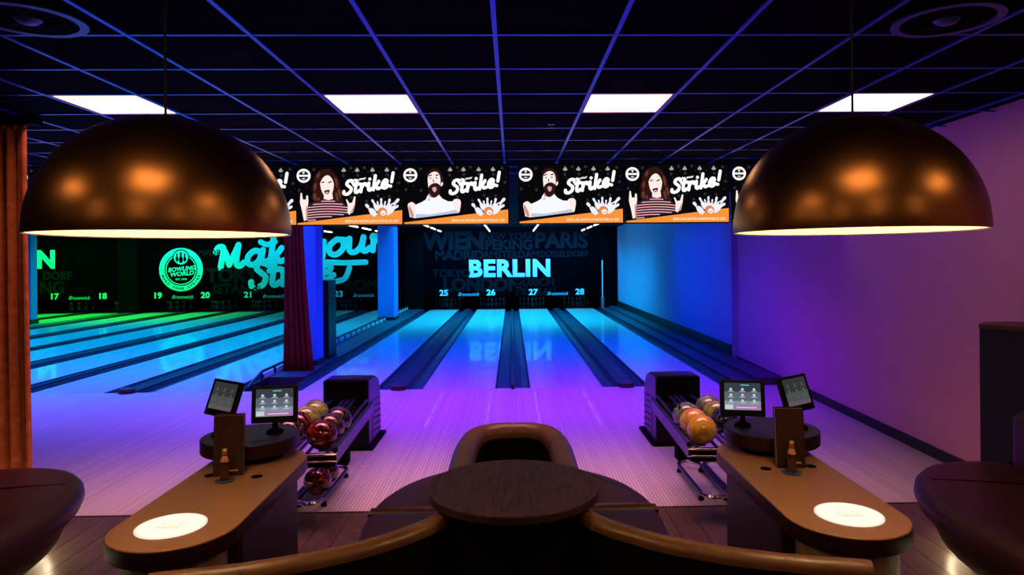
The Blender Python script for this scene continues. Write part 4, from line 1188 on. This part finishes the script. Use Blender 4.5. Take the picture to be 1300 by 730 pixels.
# ================================================================== CENTRAL SOFA AND TABLE
TZ = 0.79
tb_ = thing('round_table', 'round dark oak table top in the middle of the sofa island', 'table', (0, 3.29, 0))
c = circle(0.415, 72)
MB().loft(c, [(0.012, TZ - 0.042), (0.0, TZ - 0.034), (0.0, TZ - 0.004)]).build('edge_band', 'table_edge', tb_, True)
MB().loft(c, [(0.001, TZ - 0.004), (0.003, TZ)]).build('table_top', 'table_oak', tb_, True)
MB().lathe([(0.001, 0.0), (0.11, 0.0), (0.11, 0.015), (0.05, 0.025), (0.045, TZ - 0.042)], 24).build('pedestal', 'matte_black', tb_, True)


def back_profile(w, z0, z1, lean=0.0):
    r = w / 2; p = [(-r, z0), (r, z0), (r, z1 - r * 0.9)]
    for k in range(1, 8):
        a = PI * k / 8
        p.append((r * math.cos(a), z1 - r * 0.9 + r * 0.9 * math.sin(a)))
    p.append((-r, z1 - r * 0.9))
    return p


def arc_pts(path, k=10): return catmull(path, k)


for sx, lab in ((-1, 'curved dark brown leather sofa island half facing the left console'), (1, 'curved dark brown leather sofa island half facing the right console')):
    t = thing('lounge_sofa', lab, 'sofa', (0, 0, 0))
    path = [(0.0035, 4.745), (0.13, 4.725), (0.25, 4.60), (0.295, 4.30), (0.30, 3.90), (0.295, 3.50), (0.31, 3.15), (0.42, 2.945), (0.66, 2.745), (0.985, 2.60), (1.335, 2.515)]
    pts = [(sx * a, b) for a, b in arc_pts(path, 8)]
    cuts = [0, 24, 48, 60, 66, 73, 80]
    for i, (a, b) in enumerate(zip(cuts[:-1], cuts[1:])):
        sub = pts[a:b + 1]
        wd = 0.145 if i < 2 else 0.088
        if sx < 0: sub = sub[::-1]
        MB().sweep(sub, back_profile(wd, 0.655 if i < 2 else 0.69, 0.742)).build('back_roll', 'leather_trim', t, True)
        MB().sweep(sub, [(-wd * .44, 0.03), (wd * .44, 0.03), (wd * .44, 0.66 if i < 2 else 0.695), (-wd * .44, 0.66 if i < 2 else 0.695)], taper=False).build('back_panel', 'leather_back', t)
    MB().bbox(min(sx * 0.003, sx * 0.30), max(sx * 0.003, sx * 0.30), 3.05, 3.11, 0.03, 0.69).build('back_panel', 'leather_back', t)
    seat = [(0.37, 4.70), (0.52, 4.60), (0.68, 4.42), (0.79, 4.17), (0.83, 3.90), (0.825, 3.6), (0.79, 3.25), (0.74, 2.86), (0.56, 2.92), (0.42, 3.08), (0.375, 3.3), (0.365, 3.8), (0.365, 4.3)]
    sm = catmull(seat, 5, True)
    # two cushions with a seam between them
    def clip(poly, y0, y1):
        out = []
        for lim, keep in ((y0, 1), (y1, -1)):
            src = poly if not out else out
            res = []
            for i in range(len(src)):
                a, b = src[i - 1], src[i]
                ia, ib = keep * (a[1] - lim) >= 0, keep * (b[1] - lim) >= 0
                if ia != ib:
                    tt = (lim - a[1]) / (b[1] - a[1]); res.append((a[0] + (b[0] - a[0]) * tt, lim))
                if ib: res.append(b)
            out = res
        return out
    for y0, y1 in ((3.905, 5.0), (2.5, 3.895)):
        q = clip(sm, y0, y1)
        q2 = [q[0]]
        for p in q[1:]:
            if (Vector(p) - Vector(q2[-1])).length > 0.012: q2.append(p)
        if (Vector(q2[0]) - Vector(q2[-1])).length < 0.012: q2.pop()
        pol = [(sx * a, b) for a, b in q2]
        ar = sum(pol[i - 1][0] * pol[i][1] - pol[i][0] * pol[i - 1][1] for i in range(len(pol)))
        if ar < 0: pol = pol[::-1]
        MB().loft(pol, [(0.03, 0.30), (0.004, 0.33), (0.0, 0.39), (0.012, 0.43), (0.04, 0.45)]).build('seat_cushion', 'leather', t, True)
        MB().loft(pol, [(0.05, 0.03), (0.05, 0.30)]).build('base', 'leather_back', t, True)


# ================================================================== SIDE SOFAS
def side_sofa(sx, ox, oy, label):
    t = thing('side_sofa', label, 'sofa', (sx * ox, oy, 0))
    con = [(3.55, 4.60), (3.25, 4.70), (2.95, 4.67), (2.70, 4.50), (2.53, 4.24), (2.42, 3.92), (2.385, 3.62), (2.40, 3.28), (2.48, 2.75), (2.6, 2.3), (3.0, 2.05), (3.55, 2.05)]
    con = [(a - 2.385, b) for a, b in con]
    pol = catmull(con[:-2], 6) + con[-2:]
    pol = [(sx * a, b) for a, b in pol]
    ar = sum(pol[i - 1][0] * pol[i][1] - pol[i][0] * pol[i - 1][1] for i in range(len(pol)))
    if ar < 0: pol = pol[::-1]
    MB().loft(pol, [(0.08, 0.305), (0.018, 0.325), (0.0, 0.37), (0.008, 0.415), (0.035, 0.447), (0.09, 0.462), (0.16, 0.466)]).build('seat_cushion', 'leather', t, True)
    MB().loft(pol, [(0.17, 0.115), (0.13, 0.15), (0.10, 0.22), (0.09, 0.305)]).build('base', 'leather', t, True)
    MB().loft(pol, [(0.30, 0.0), (0.30, 0.115)]).build('plinth', 'matte_black', t)
    n = len(pol); P = [Vector(p) for p in pol]
    strip = []
    for i in range(n):
        tt = (P[(i + 1) % n] - P[i - 1]).normalized()
        strip.append((P[i].x - tt.y * 0.20, P[i].y + tt.x * 0.20, 0.103))
    MB().tube(strip, 0.009, 6, True).build('led_strip', 'under_led', t)
    MB().tube([(sx * (0.27), 4.25, 0.464), (sx * 0.5, 4.20, 0.468), (sx * 1.0, 4.05, 0.468)], 0.004, 6).build('seam', 'leather_back', t)
    # puffed backrest
    bp = [(0.98, 4.40), (0.95, 4.10), (0.90, 3.7), (0.90, 3.2), (0.94, 2.7)]
    bpts = catmull(bp, 8)
    for i in range(4):
        sub = [(sx * a, b) for a, b in bpts[i * 8:(i + 1) * 8 + 1]]
        if sx < 0: sub = sub[::-1]
        MB().sweep(sub, back_profile(0.17, 0.44, 0.86)).build('back_cushion', 'leather', t, True)
    return t


side_sofa(1, 2.385, 0.0, 'round ended dark leather sofa at the right, glowing underneath')
side_sofa(-1, 2.60, 0.17, 'round ended dark leather sofa at the left below the orange curtain')

cb = thing('side_cabinet', 'tall navy cabinet behind the right sofa against the wall', 'cabinet', (0, 0, 0))
foot = [(3.435, 4.93), (3.70, 4.60), (3.86, 4.60), (3.86, 5.12), (3.60, 5.12)]
MB().prism(foot, 0.0, 1.345).build('body', 'cabinet_navy', cb)
MB().loft(foot, [(-0.008, 1.345), (-0.008, 1.372)]).build('top_board', 'cabinet_top', cb)
